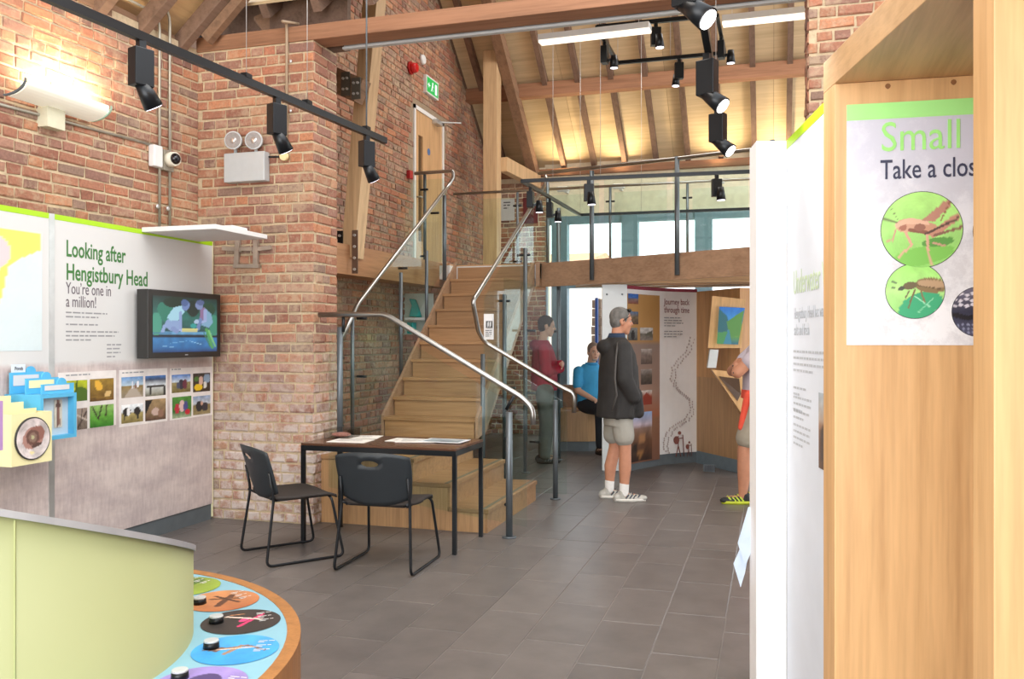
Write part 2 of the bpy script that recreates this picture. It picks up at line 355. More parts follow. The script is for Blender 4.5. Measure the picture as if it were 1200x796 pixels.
def brickwork(root, O, U, N, length, z0, z1, mat, course=.08, keep=None, maxn=300, seed=1, pattern=(1, 1, 0), hidden=None):
    """lays bricks on a wall face; the ones that show largest are single parts, the rest one joined part"""
    r = random.Random(seed); O, U, N = Vector(O), Vector(U).normalized(), Vector(N).normalized(); lst = []
    ncs = int((z1 - z0) / course); eye = Vector((0, 0, H))
    for ci in range(ncs):
        z = z0 + (ci + .5) * course; x = -r.uniform(0, .2); head = (ci % 4 == 0)
        while x < length - .02:
            typ = 'h' if (head or r.random() < .3) else 's'; L = .102 if typ == 'h' else .218
            if length - (x + L) < .07: L = length - x
            L0 = .102 if typ == 'h' else .218; a, b = x, x + L; a2, b2 = max(a, 0), min(b, length)
            if b2 - a2 > .04:
                cx = (a2 + b2) / 2; p = O + U * cx + Vector((0, 0, z))
                if keep is None or keep(p):
                    u, v, d = px(p); area = 0
                    if -8 < u < 1208 and -8 < v < 804 and d > .3 and not (hidden and hidden(p, u, v)):
                        vd = (eye - p); area = (b2 - a2) * max(0, vd.normalized().dot(N)) / vd.length_squared * F * F * (course - .013)
                    lst.append((area, p, typ, b2 - a2, L0))
            x += L + .015
    lst.sort(key=lambda t: -t[0]); single_ = [t for t in lst if t[0] > 25][:maxn]; rest = lst[len(single_):]
    var = brick_variants(mat, course); y = -N; R = Matrix((U, y, Vector((0, 0, 1)))).transposed()
    for area, p, typ, L, L0 in single_:
        o = bpy.data.objects.new('brick', r.choice(var[typ])); C.objects.link(o); o.parent = root
        o.matrix_local = rootmat(root).inverted() @ Matrix.Translation(p) @ R.to_4x4() @ Matrix.Diagonal((L / L0, 1, r.uniform(.95, 1.03), 1))
    if rest:
        mb = MB()
        for area, p, typ, L, L0 in rest:
            vs, fs, c = jbrick(r, L, course - .016, .011, r.choice(TONES)); mb.add([p + R @ Vector(q) for q in vs], fs, c)
        part('brick_field', mb, mat, root, True, 0, True, None, 'stuff')
    return len(single_)
def struct(name, mb, mat): o = part(name, mb, mat); o['kind'] = 'structure'; return o
ROOF_E, ROOF_S, ROOF_Y0 = 4.59, .82, 12.56
def roofz(Y): return ROOF_E - ROOF_S * (Y - ROOF_Y0)
RIDGE_Y = 9.66; RIDGE_Z = roofz(RIDGE_Y)
# ---- floor
TILE = NT('slate_tile'); _p = TILE.new('ShaderNodeNewGeometry').outputs['Position']; _oi = TILE.new('ShaderNodeObjectInfo')
_c = TILE.ramp(TILE.noise(5, 5, _p, .6), [(.3, lin('#615c5a')), (.7, lin('#706a67'))])
_c = TILE.mix(1, _c, TILE.ramp(_oi.outputs['Random'], [(0, (.88, .88, .88, 1)), (1, (1.1, 1.09, 1.08, 1))]), 'MULTIPLY')
TILE.base(_c); TILE.b.inputs['Roughness'].default_value = .36; TILE.bump(TILE.noise(45, 3, _p), .05, .004); TILE = TILE.m
GROUT = plain('tile_grout', '#8d867f', .9)
floor = struct('floor', MB().box((-5.2, -2.0, -.12), (2.6, 13.3, -.004)), GROUT)
def lay_tiles():
    P, Lt, g = .3175, .633, .0035; cand = []; tm = {}
    for yz, (ya, yb) in enumerate(((-2.0, 6.285), (6.29, 13.2))):
        for i in range(-15, 9):
            xa = -.238 + P * i; off = (i % 2) * Lt * .5 + (i % 3) * .06; y = ya - off if yz == 0 else ya - off
            if yz == 0: off = ((3.911 - ya) % Lt) + (i + 2) % 2 * Lt * .37; y = ya - Lt + off % Lt
            while y < yb:
                a, b = max(y, ya), min(y + Lt, yb)
                if b - a > .03:
                    c = Vector((xa + P/2, (a+b)/2, 0)); u, v, d = px(c)
                    vis = d > 1 and -120 < u < 1000 and 505 < v < 850 and not (u < 205 and v < 700) and not (c.x < -2.15 and 6.35 < c.y < 9.7)
                    cand.append(((0 if not vis else 1/d), xa, a, b))
                y += Lt
    cand.sort(key=lambda t: -t[0]); sing = [c for c in cand if c[0] > 0][:298]; rest = cand[len(sing):]
    def tb(mb, x0, y0, x1, y1):
        e = .003; mb.add([(x0,y0,-.01),(x1,y0,-.01),(x1,y1,-.01),(x0,y1,-.01),(x0,y0,-.002),(x1,y0,-.002),(x1,y1,-.002),(x0,y1,-.002),(x0+e,y0+e,0),(x1-e,y0+e,0),(x1-e,y1-e,0),(x0+e,y1-e,0)],
            [(0,1,5,4),(1,2,6,5),(2,3,7,6),(3,0,4,7),(4,5,9,8),(5,6,10,9),(6,7,11,10),(7,4,8,11),(8,9,10,11)])
    for _, xa, a, b in sing:
        k = round(b - a, 3)
        if k not in tm: m = MB(); tb(m, -P/2+g/2, -(b-a)/2+g/2, P/2-g/2, (b-a)/2-g/2); tm[k] = m.mesh('floor_tile', TILE)
        o = bpy.data.objects.new('floor_tile', tm[k]); C.objects.link(o); o.parent = floor; o.location = (xa + P/2, (a+b)/2, 0)
    m = MB()
    for _, xa, a, b in rest: tb(m, xa+g/2, a+g/2, xa+P-g/2, b-g/2)
    part('floor_tile_field', m, TILE, floor, kind='stuff'); return len(sing)
NTILE = lay_tiles()
# ---- wing left wall (slightly out of square)
WX = lambda y: -4.654 + .049 * (y - 6.215)
wall_left = struct('wall_left', MB().prism([(WX(-2), -2), (WX(6.25), 6.25), (WX(6.25) - .3, 6.25), (WX(-2) - .3, -2)], 0, 3.95), MORTAR)
Ul = Vector((.049, 1, 0)).normalized(); Nl = Vector((1, -.049, 0)).normalized()
brickwork(wall_left, (WX(1.5), 1.5, 0), Ul, Nl, 4.71, 0, 3.94, BRICK, .078, None, 300, 11, hidden=lambda p, u, v: p.z < 2.28 and p.y < 6.2)
# ---- pier between the wing and the barn: front face and side face
pier = struct('wall_pier_left', MB().box((-4.654, 6.215, 0), (-3.558, 6.6, 3.93)), MORTAR)
brickwork(pier, (-4.65, 6.215, 0), (1, 0, 0), (0, -1, 0), 1.094, 0, 3.92, BRICK_W, .0816, None, 240, 12, hidden=lambda p, u, v: u < 236 or (u < 253 and p.z < 2.3))
brickwork(pier, (-3.558, 6.213, 0), (0, 1, 0), (1, 0, 0), .385, 0, 3.92, BRICK_W, .0816, None, 58, 13)
# ---- pier on the right of the opening
pier2 = struct('wall_pier_right', MB().box((.24, 6.215, 0), (2.0, 6.7, 6.6)), MORTAR)
brickwork(pier2, (.24, 6.215, 0), (1, 0, 0), (0, -1, 0), 1.7, 0, 6.5, BRICK, .08, None, 120, 14, hidden=lambda p, u, v: u > 1045 or p.z < 2.4)
brickwork(pier2, (.24, 6.7, 0), (0, -1, 0), (-1, 0, 0), .485, 0, 6.5, BRICK, .08, None, 0, 15)
# ---- barn gable wall with a doorway
GX = -4.3; DY0, DY1, DZ0, DZ1 = 9.96, 10.98, 2.4, 4.45
gp = [(6.6, 0), (13.15, 0), (13.15, roofz(13.15)), (RIDGE_Y, RIDGE_Z), (6.6, roofz(12.72))]
g = MB()
for poly in ([(6.6, 0), (DY0, 0), (DY0, RIDGE_Z - .08), (6.6, 4.46)], [(DY1, 0), (13.15, 0), (13.15, roofz(13.15)), (DY1, roofz(DY1))],
             [(DY0, 0), (DY1, 0), (DY1, DZ0), (DY0, DZ0)], [(DY0, DZ1), (DY1, DZ1), (DY1, roofz(DY1)), (DY0, RIDGE_Z - .2)]):
    g.extr([(GX, y, z) for y, z in poly], (-.3, 0, 0))
gable = struct('wall_gable', g, MORTAR_D)
def gk(p):
    if DY0 - .06 < p.y < DY1 + .06 and DZ0 < p.z < DZ1 + .04: return False
    top = roofz(p.y) if p.y > RIDGE_Y else roofz(2 * RIDGE_Y - p.y); return p.z < top - .05
brickwork(gable, (GX, 6.62, 0), (0, 1, 0), (1, 0, 0), 6.5, 0, 6.95, BRICK_D, .078, gk, 300, 16, hidden=lambda p, u, v: u < 396 or u > 585)
# ---- far wall: brick at the left, then tall glazing
FY = 13.1
far = MB().box((GX - .3, FY, 0), (-3.42, FY + .35, 4.2)); far.box((-3.42, FY + .02, 3.42), (3.0, FY + .35, 4.35))
wall_far = struct('wall_far', far, plain('far_plaster', '#e6dcc2', .8))
brickwork(wall_far, (GX, FY, 0), (1, 0, 0), (0, -1, 0), .9, 0, 4.0, BRICK_D, .078, None, 100, 17)
MULX = [-3.18 + 1.1 * i for i in range(6)]
for k in range(5):
    x0, x1 = MULX[k] + .125, MULX[k + 1] - .125
    wn = MB(); wn.box((MULX[k] - .125, FY - .02, 0), (x0, FY + .16, 3.42)); wn.box((x0, FY, 3.30), (x1, FY + .12, 3.42)); wn.box((x0, FY, 2.30), (x1, FY + .12, 2.42)); wn.box((x0, FY, 0), (x1, FY + .12, .12))
    w_ = struct('window_%d' % (k + 1), wn, FRAME)
    boxp('pane', (x0, FY + .05, .12), (x1, FY + .062, 2.30), GLASS_W, w_); boxp('pane', (x0, FY + .05, 2.42), (x1, FY + .062, 3.30), GLASS_W, w_)
wn = MB().box((-3.42, FY, 3.3), (-3.305, FY + .12, 3.42)); wn.box((-3.42, FY, 0), (-3.39, FY + .12, 3.3)); struct('window_6', wn, FRAME)
# stone stub beside the far opening
rr = random.Random(4); st = struct('wall_stone', MB().box((-2.50, 12.5, 0), (-2.42, 13.0, 2.1)), MORTAR_D)
for k in range(16):
    h = .12; z = k * .13 + .01; w2 = rr.uniform(0, .03)
    boxp('stone', (-2.52 - w2, 12.46, z), (-2.40 + rr.uniform(0, .02), 12.53, z + h), plain('rough_stone', '#a08e80', .9, 0, .3, 9), st, bevel=.008)
# ---- wing right wall and barn right end (mostly out of view)
wr = struct('wall_right', MB().box((2.0, -2, 0), (2.2, 6.7, 3.95)), MORTAR)
brickwork(wr, (2.0, 6.2, 0), (0, -1, 0), (-1, 0, 0), 5.0, 0, 3.9, BRICK, .08, None, 0, 18)
# ================================================================== ceiling: ply lining panels and rafters
ceiling = struct('ceiling', MB().extr([(-4.6, RIDGE_Y, RIDGE_Z + .12), (-4.6, 13.6, roofz(13.6) + .12), (-4.6, 13.6, roofz(13.6) + .2), (-4.6, RIDGE_Y, RIDGE_Z + .2)], (7.8, 0, 0)), TIMBD)
nz = math.sqrt(1 + ROOF_S ** 2); SD = Vector((0, 1 / nz, -ROOF_S / nz)); SN = Vector((0, ROOF_S / nz, 1 / nz))
def sp(X, s, n): return Vector((X, RIDGE_Y, RIDGE_Z)) + SD * s + SN * n + Vector((X - X, 0, 0))
SL = (13.12 - RIDGE_Y) * nz
for row, (s0, s1) in enumerate(((0, .72), (.725, 1.94), (1.945, 3.16), (3.165, SL + .1))):
    for i in range(-2, 3):
        x0 = -4.3 + (i + 2) * 1.44 - (0 if row % 2 else 0); c = (sp(x0 + .72, s0, .1) + sp(x0 + .72, s1, .1)) / 2
        part('ply_panel', MB().obox(c, (.718, 0, 0), SD * (s1 - s0) / 2, SN * .012), PLY, ceiling)
for i in range(16):
    x = -4.05 + i * .475
    part('rafter', MB().obox(sp(x, SL / 2, .03), (.036, 0, 0), SD * SL / 2, SN * .055), TIMBD, ceiling)
part('purlin', MB().box((-4.3, 11.88, 4.98), (.9, 12.04, 5.17)), TIMB, ceiling)
part('wall_plate', MB().box((-4.3, 12.98, 4.05), (3, 13.1, 4.15)), TIMB, ceiling)
# near slope of the barn roof, seen through the opening from below
SD2 = Vector((0, -1 / nz, -ROOF_S / nz)); SN2 = Vector((0, -ROOF_S / nz, 1 / nz)); SL2 = (RIDGE_Y - 6.3) * nz
def sp2(X, s, n): return Vector((X, RIDGE_Y, RIDGE_Z)) + SD2 * s + SN2 * n
for j in range(3):
    for i in range(-1, 5):
        s0, s1 = SL2 * j / 3, SL2 * (j + 1) / 3 - .005; x0 = -4.3 + i * 1.44
        part('ply_panel', MB().obox(sp2(x0 + .72, (s0 + s1) / 2, .1), (.718, 0, 0), SD2 * (s1 - s0) / 2, SN2 * .012), PLY, ceiling)
for i in range(16):
    part('rafter', MB().obox(sp2(-4.05 + i * .475, SL2 / 2, .03), (.036, 0, 0), SD2 * SL2 / 2, SN2 * .055), TIMBD, ceiling)
# wing roof: left slope, rafters running up from the wall
WS = .9
wc = struct('ceiling_wing', MB().extr([(-4.95, -2, 3.86), (-1.3, -2, 3.86 + 3.65 * WS), (-1.3, -2, 3.95 + 3.65 * WS), (-4.95, -2, 3.95)], (0, 8.2, 0)), wood('wing_lining', '#c4a074', '#9d7a50', 1, .35, .7, .7))
wv = Vector((1, 0, WS)).normalized(); wn_ = Vector((-WS, 0, 1)).normalized()
for i in range(17):
    y = 6.02 - i * .44
    part('rafter', MB().obox(Vector((-4.75, y, 3.93)) + wv * 2.3 - wn_ * .04, wv * 2.4, (0, .04, 0), wn_ * .06), TIMBD, wc)
part('wall_plate', MB().box((-4.86, -1.9, 3.9), (-4.70, 6.1, 4.0)), TIMBY, wc)
part('rafter', MB().bar((-4.5, 6.1, 4.0), (-2.6, 6.1, 5.75), .07, .14), TIMBY, wc)
# ================================================================== timbers and steel over the opening
b = thing('plate_beam', 'long reddish timber beam over the opening with a steel plate beneath', 'beam', (-1.3, 6.3, 3.92))
part('timber', MB().box((-4.66, 6.2, 3.925), (2.0, 6.41, 4.05)), TIMB, b, bevel=.006)
part('steel_plate', MB().box((-3.4, 6.412, 3.90), (2.0, 6.455, 3.918)), LGREY, b)
part('steel_web', MB().box((-3.4, 6.44, 3.918), (2.0, 6.455, 4.1)), LGREY, b)
def timber(name, p, q, w, h, mat, label, up=(0, 0, 1)): return single(name, MB().bar(p, q, w, h, up), mat, label, 'beam', None, .006)
timber('diagonal_timber', (-4.25, 6.5, 4.2), (-3.2, 7.2, 4.95), .12, .16, TIMBY, 'short rough timber rising behind the left end of the beam')
timber('upright_stub', at(298, 38, 7.3), at(298, 8, 7.3), .09, .07, TIMBY, 'short upright timber block standing on the beam above brick pier')
boxp('eaves_infill', (-5.2, 6.5, 3.93), (-3.4, 6.56, 4.45), TIMBD, ceiling)
t_ = thing('cable_bundle', 'dark tangle of cables in the roof corner above the left brick corner', 'cable', at(232, 45, 7.45))
for k in range(4): part('cable', MB().tube(rounded([at(212 + 3*k, 52 - k, 7.3), at(226, 40 + 2*k, 7.4), at(240 + 2*k, 30 + 4*k, 7.42)], .2), .012, 8), BLACK, t_)
# raking strut with its iron work
s = thing('raking_strut', 'pale leaning timber strut bolted to the beam behind brick pier', 'beam', (-3.9, 7.67, 2.2))
p0, p1 = Vector((-3.94, 7.67, 2.3)), Vector((-3.66, 7.67, 5.2))
part('timber', MB().bar(p0 + Vector((-.02, 0, 0)), p1 + Vector((-.02, 0, 0)), .15, .20, (0, 1, 0)), TIMBN, s, bevel=.004)
for dx, mm in ((-.09, BLACKM), (.07, plain('rusty_iron', '#6d5546', .7, .4))):
    q = p0 + Vector((dx, -.115, 0)); part('iron_strap', MB().box(q + Vector((-.03, -.006, -.16)), q + Vector((.03, .006, .26))), mm, s)
    for k in range(4): part('bolt', MB().cyl(q + Vector((0, -.02, -.12 + .11 * k)), q + Vector((0, -.005, -.12 + .11 * k)), .014, None, 8), SILVER, s)
s = thing('truss_joint', 'short dark timber with bolted iron plates crossing the pale strut', 'beam', (-3.7, 7.5, 3.9))
a_, b_ = at(388, 92, 8.2), at(425, 108, 8.1)
part('timber', MB().bar(a_, b_, .16, .22), TIMBY, s)
for f_, hh in ((.15, .2), (.62, .22), (.95, .2)):
    q = a_.lerp(b_, f_) + Vector((0, -.1, 0)); part('iron_plate', MB().box(q + Vector((-.045, -.006, -hh/2)), q + Vector((.045, .006, hh/2))), plain('dull_iron', '#5f5a52', .5, .5), s)
    for k in range(4): part('bolt', MB().cyl(q + Vector((-.02 + .04 * (k % 2), -.02, -.05 + .1 * (k // 2))), q + Vector((-.02 + .04 * (k % 2), 0, -.05 + .1 * (k // 2))), .012, None, 8), SILVER, s)
part('tie_end', MB().bar((GX - .02, a_.y, a_.z + .05), a_, .14, .2), TIMBY, s)
# barn post, rafter pair and tie
single('barn_post', MB().box((-3.83, 11.3, 2.4), (-3.63, 11.5, 5.5)), TIMBN, 'tall pale square timber post standing at the stair head', 'post', None, .006)
pr = sp(-3.62, 1.4, -.16); single('principal_rafter', MB().obox((sp(-3.55, 1.2, -.15) + sp(-3.55, SL - .05, -.15)) / 2, (.07, 0, 0), SD * (SL - 1.25) / 2, SN * .09), TIMBY, 'heavy sloping rafter under the roof lining beside pale post', 'beam')
timber('tie_timber', (-3.6, 11.5, 3.95), (-3.5, 12.95, 3.95), .12, .2, TIMBN, 'short level timber from pale post back to far wall')
# ================================================================== mezzanine
MZ = 2.4
mz = thing('mezzanine', 'oak fronted mezzanine floor crossing above the stair head and far displays', 'mezzanine', (-1.5, 10.3, MZ))
fr_pts = [(-2.62, 9.93), (-1.8, 9.56), (-1.0, 9.17), (-.16, 8.74), (.9, 8.15)]
slab = [(-4.3, 9.62), (-3.68, 9.62), (-3.68, 9.82), (-2.62, 9.82)] + fr_pts[0:] + [(2.6, 7.6), (2.6, 11.2), (-4.3, 11.2)]
part('floor_slab', MB().prism(slab, 2.22, 2.385), WHITE, mz)
part('floor_boards', MB().prism(slab, 2.386, MZ), OAKX, mz)
for k in range(4):
    a, b = Vector(fr_pts[k] + (0,)), Vector(fr_pts[k + 1] + (0,)); n_ = Vector((a.y - b.y, b.x - a.x, 0)).normalized()
    if n_.y > 0: n_ = -n_
    c = (a + b) / 2 + n_ * .02; part('fascia_board', MB().obox((c.x, c.y, 2.265), (b - a) / 2 * .998, n_ * .02, (0, 0, .14)), OAKF, mz)
part('fascia_board', MB().box((-2.66, 9.78, 2.125), (-2.62, 9.95, 2.405)), OAKF, mz)
part('side_beam', MB().extr([(-3.99, 6.62, 2.13), (-3.80, 9.8, 2.13), (-3.80, 9.8, 2.42), (-3.99, 6.62, 2.42)], (-.28, 0, 0)), wood('oak_beam', '#b08059', '#855838', 1, .5, .55), mz, label='beam along the brick gable')
for k in range(3):
    y = 9.9 + k * .4; part('joist', MB().box((-2.6 + k * .3, y, 2.14), (2.5, y + .1, 2.22)), OAKX, mz)
# ================================================================== staircase
RS = 2.4 / 13
st = thing('staircase', 'oak staircase turning from three broad steps up to mezzanine', 'staircase', (-2.9, 7.0, 0))
XE = [-2.10, -2.41, -2.72]; YN, YFR = 6.33, 7.76
for k in range(3):
    z1 = RS * (k + 1); x1 = XE[k]; x0 = XE[k + 1] if k < 2 else -3.66
    boxp('riser', (x1 - .03, YN, z1 - RS), (x1 - .012, YFR, z1 - .035), OAKS, st)
    boxp('tread', (x0 - .02, YN - .01, z1 - .035), (x1, YFR + .01, z1), OAKS, st, bevel=.004)
    boxp('nosing_strip', (x1 - .055, YN, z1), (x1 - .028, YFR, z1 + .003), plain('nosing', '#77705f', .6), st)
part('side_panel', MB().extr([(-3.55, YN, 0), (-2.13, YN, 0), (-2.13, YN, RS - .035), (-2.44, YN, RS - .035), (-2.44, YN, 2*RS - .035), (-2.75, YN, 2*RS - .035), (-2.75, YN, 3*RS - .035), (-3.55, YN, 3*RS - .035)], (0, .02, 0)), OAKP, st)
boxp('landing_side', (-3.68, 6.6, 0), (-3.66, YFR, 3*RS - .035), OAKP, st)
UX0, UX1 = -3.65, -2.72; GO = .228
for k in range(10):
    z1 = RS * (4 + k); y0 = YFR + GO * k
    boxp('riser', (UX0, y0, z1 - RS), (UX1, y0 + .018, z1 - .03), OAKS, st)
    if k < 9: boxp('tread', (UX0 - .01, y0 - .022, z1 - .03), (UX1 + .01, y0 + GO + .01, z1), OAKS, st, bevel=.003)
zt = lambda y: 3 * RS + (y - YFR) * RS / GO
for nm, x in (('stringer', UX1 + .01), ('stringer', UX0 - .04)):
    part(nm, MB().extr([(x, YFR, 3*RS - .0), (x, YFR, 3*RS + .2), (x, 9.8, 2.44), (x, 9.8, 2.13), (x, YFR + .25, 3*RS + .05)], (.03, 0, 0)), OAKF, st)
part('soffit', MB().extr([(UX0, YFR + .2, .5), (UX0, 9.8, 2.15), (UX0, 9.8, 2.13), (UX0, YFR + .22, .47)], (UX1 - UX0, 0, 0)), OAKF, st)
# ================================================================== balustrades
def rail(root, pts, r=.021): part('handrail', MB().tube(rounded(pts), r, 12), STEEL, root)
def post(root, x, y, z0, z1, r=.021, foot=True):
    o = part('post', MB().cyl((x, y, z0), (x, y, z1), r, None, 14), POST, root)
    if foot: part('base_disc', MB().cyl((x, y, z0), (x, y, z0 + .012), r * 2.1, None, 16), POST, o)
    return o
def pane(root, pts, t=(0, .012, 0)):
    part('glass_panel', MB().extr(pts, t), GLASS, root)
def clamp(root, p, d=(0, .05, 0)): part('clamp', MB().cyl(Vector(p) - Vector(d), Vector(p) + Vector(d), .013, None, 10), BLACKM, root)
bl = thing('stair_balustrade', 'near glass balustrade with steel handrail ending behind black table', 'balustrade', (-1.9, 6.24, 0))
rail(bl, [(-3.52, 6.24, 1.70), (-2.93, 6.24, 1.70), (-1.80, 6.24, 1.06), (-1.72, 6.24, .98), (-1.72, 6.24, .86)])
post(bl, -1.906, 6.24, 0, .95, .026); post(bl, -3.33, 6.24, .55, 1.60, .024, False)
clamp(bl, (-1.9, 6.24, 1.02), (.03, 0, .05)); clamp(bl, (-3.3, 6.24, 1.62), (0, 0, .06))
pane(bl, [(-3.45, 6.275, .3), (-1.78, 6.275, .08), (-1.78, 6.275, .95), (-2.93, 6.275, 1.58), (-3.45, 6.275, 1.58)])
for q in ((-1.93, 6.26, .75), (-1.93, 6.26, .25), (-3.33, 6.26, 1.35), (-3.33, 6.26, .8)): clamp(bl, q, (0, .03, 0))
bl = thing('far_balustrade', 'glass balustrade with cranked steel handrail up right side of stairs', 'balustrade', (-2.4, 7.83, 0))
rail(bl, [(-1.76, 7.83, .82), (-1.76, 7.83, 1.0), (-1.86, 7.83, 1.04), (-2.62, 7.80, 1.47), (-2.66, 7.72, 1.56), (-2.66, 7.55, 1.86), (-2.66, 7.66, 1.92), (-2.66, 10.25, 3.42), (-2.66, 10.25, 3.52)], .021)
post(bl, -1.95, 7.87, 0, .93, .024)
post(bl, -2.68, 7.90, 0, 1.36, .022); post(bl, -2.66, 8.54, 0, 1.97, .022); post(bl, -2.66, 9.33, 0, 2.53, .024); post(bl, -2.60, 10.1, 2.2, 3.45, .02, False); post(bl, -2.55, 10.46, 0, 3.14, .024)
pane(bl, [(-2.62, 7.86, .05), (-1.84, 7.86, .05), (-1.84, 7.86, .9), (-2.62, 7.86, 1.34)])
pane(bl, [(-2.69, 7.95, .6), (-2.69, 9.75, 2.2), (-2.69, 9.75, 3.05), (-2.69, 7.95, 1.9)], (.012, 0, 0))
part('glass_panel', MB().extr([(-2.5, 8.0, .05), (-2.5, 10.3, .05), (-2.5, 10.3, 2.1), (-2.5, 8.0, 2.1)], (.012, 0, 0)), GLASS_S, bl)
for q in ((-2.66, 8.54, 1.9), (-2.66, 9.33, 2.45), (-2.6, 9.33, 1.6), (-2.6, 9.33, .9), (-2.6, 10.46, 1.6), (-2.6, 8.54, 1.0), (-2.6, 10.46, .9), (-2.55, 9.33, .35)): clamp(bl, q, (.06, 0, 0))
sg = part('notice', MB().box(at(567, 398, 7.45), at(578.5, 368, 7.45) + Vector((0, .003, 0))), WHITEB, bl)
fs = Fr(at(567, 398, 7.44), (1, 0, 0), (0, -1, 0)); print_mesh(fs, .02, .1, .06, .06, 6, 3, [(0, '#333333'), (1, '#555555')], [('e', .3, .5, .1, .4, 0, '#dddddd'), ('e', .7, .5, .1, .4, 0, '#dddddd')], PRINT, sg, n=.004)
lines(fs, .015, .075, .065, 4, .016, sg, INK, n=.004)
bl = thing('upper_left_balustrade', 'glass balustrade with steel handrail on left side of upper stairs', 'balustrade', (-3.72, 8.5, 0))
rail(bl, [(-3.72, 7.0, 1.5), (-3.72, 7.3, 1.82), (-3.66, 9.5, 3.30), (-3.62, 9.58, 3.42), (-3.62, 9.58, 3.5), (-4.12, 9.6, 3.5)])
post(bl, -4.0, 9.62, 2.4, 3.48, .02, False); post(bl, -3.72, 8.3, 1.0, 2.2, .02, False); post(bl, -3.74, 7.25, .56, 1.75, .018, False); post(bl, -3.72, 9.0, 1.5, 2.5, .02, False)
post(bl, -3.70, 9.5, 2.2, 3.2, .024, False)
pane(bl, [(-3.74, 7.2, .7), (-3.74, 9.5, 2.3), (-3.74, 9.5, 3.2), (-3.74, 7.2, 1.68)], (.012, 0, 0)); pane(bl, [(-4.25, 9.6, 2.43), (-3.72, 9.6, 2.43), (-3.72, 9.6, 3.42), (-4.25, 9.6, 3.42)])
for q in ((-3.72, 7.4, 1.7), (-3.72, 7.4, 1.15), (-3.70, 9.2, 2.95), (-3.72, 8.35, 2.25), (-4.0, 9.6, 2.5), (-4.0, 9.6, 3.3)): clamp(bl, q, (.05, 0, 0))
bl = thing('mezzanine_balustrade', 'long glass balustrade with grey posts along front of mezzanine', 'balustrade', (-1, 9.1, MZ))
def fpt(t):
    k = min(int(t * 4), 3); a, b = Vector(fr_pts[k] + (0,)), Vector(fr_pts[k+1] + (0,)); return a.lerp(b, t * 4 - k) + Vector((-.03, -.06, 0))
rail(bl, [(p.x, p.y, 3.47 - .17 * k) for k, p in ((0, fpt(0)), (.25, fpt(.25)), (.5, fpt(.5)), (.75, fpt(.75)), (1, fpt(1)))])
for u_ in (694, 794, 905):
    best = min((fpt(i / 200) for i in range(201)), key=lambda p: abs(px((p.x, p.y, 3))[0] - u_)); post(bl, best.x, best.y, 2.17, 3.40, .026, False)
for k in range(4):
    a, b = fpt(k * .25 + .01), fpt(k * .25 + .24); part('glass_panel', MB().extr([(a.x, a.y + .03, 2.42), (b.x, b.y + .03, 2.42), (b.x, b.y + .03, 3.26), (a.x, a.y + .03, 3.30)], (0, .012, 0)), GLASS, bl)
bl = thing('back_balustrade', 'glass balustrade along the back edge of mezzanine before clerestory windows', 'balustrade', (-1, 11.15, MZ))
rail(bl, [(-4.2, 11.12, 3.5), (2.0, 11.12, 3.5)], .018)
for x in (-3.28, -2.02, -1.03, .1): post(bl, x, 11.12, 2.4, 3.48, .018, False); clamp(bl, (x, 11.12, 3.3), (.06, 0, 0)); clamp(bl, (x, 11.12, 2.55), (.06, 0, 0))
for x in (-4.2, -3.2, -2.0, -1.0): pane(bl, [(x + .03, 11.15, 2.45), (x + .95, 11.15, 2.45), (x + .95, 11.15, 3.42), (x + .03, 11.15, 3.42)])
# upper floor door
dr = thing('door_1', None, None, (GX, (DY0 + DY1) / 2, MZ)); del_ = dr; dr['kind'] = 'structure'
boxp('door_frame', (GX - .05, DY0, DZ0), (GX + .02, DY0 + .05, DZ1), WHITE, dr); boxp('door_frame', (GX - .05, DY1 - .05, DZ0), (GX + .02, DY1, DZ1), WHITE, dr); boxp('door_frame', (GX - .05, DY0, DZ1 - .05), (GX + .02, DY1, DZ1), WHITE, dr)
leaf = MB()
for a in (((DY0 + .05, DZ0), (DY0 + .16, DZ1 - .05)), ((DY0 + .3, DZ0), (DY1 - .05, DZ1 - .05)), ((DY0 + .16, DZ0), (DY0 + .3, DZ0 + .35)), ((DY0 + .16, DZ1 - .35), (DY0 + .3, DZ1 - .05))):
    leaf.box((GX - .04, a[0][0], a[0][1]), (GX + .005, a[1][0], a[1][1]))
lf = part('door_leaf', leaf, OAK, dr); boxp('vision_panel', (GX - .03, DY0 + .16, DZ0 + .35), (GX - .02, DY0 + .3, DZ1 - .35), plain('wired_glass', '#5a4632', .1), lf)
part('handle', MB().tube([(GX + .01, DY0 + .10, 3.3), (GX + .06, DY0 + .10, 3.3), (GX + .06, DY0 + .22, 3.3)], .01), STEEL, lf)
part('door_sign', MB().cyl((GX + .004, DY0 + .5, 3.95), (GX + .01, DY0 + .5, 3.95), .045, None, 20), plain('blue_sign', '#4d6fa0'), lf)
part('door_closer', MB().box((GX + .0, DY1 - .40, DZ1 - .10), (GX + .08, DY1 - .2, DZ1 - .04)).bar((GX + .04, DY1 - .25, DZ1 - .05), (GX + .28, DY1 - .05, DZ1 - .03), .02, .015), SILVER, lf)
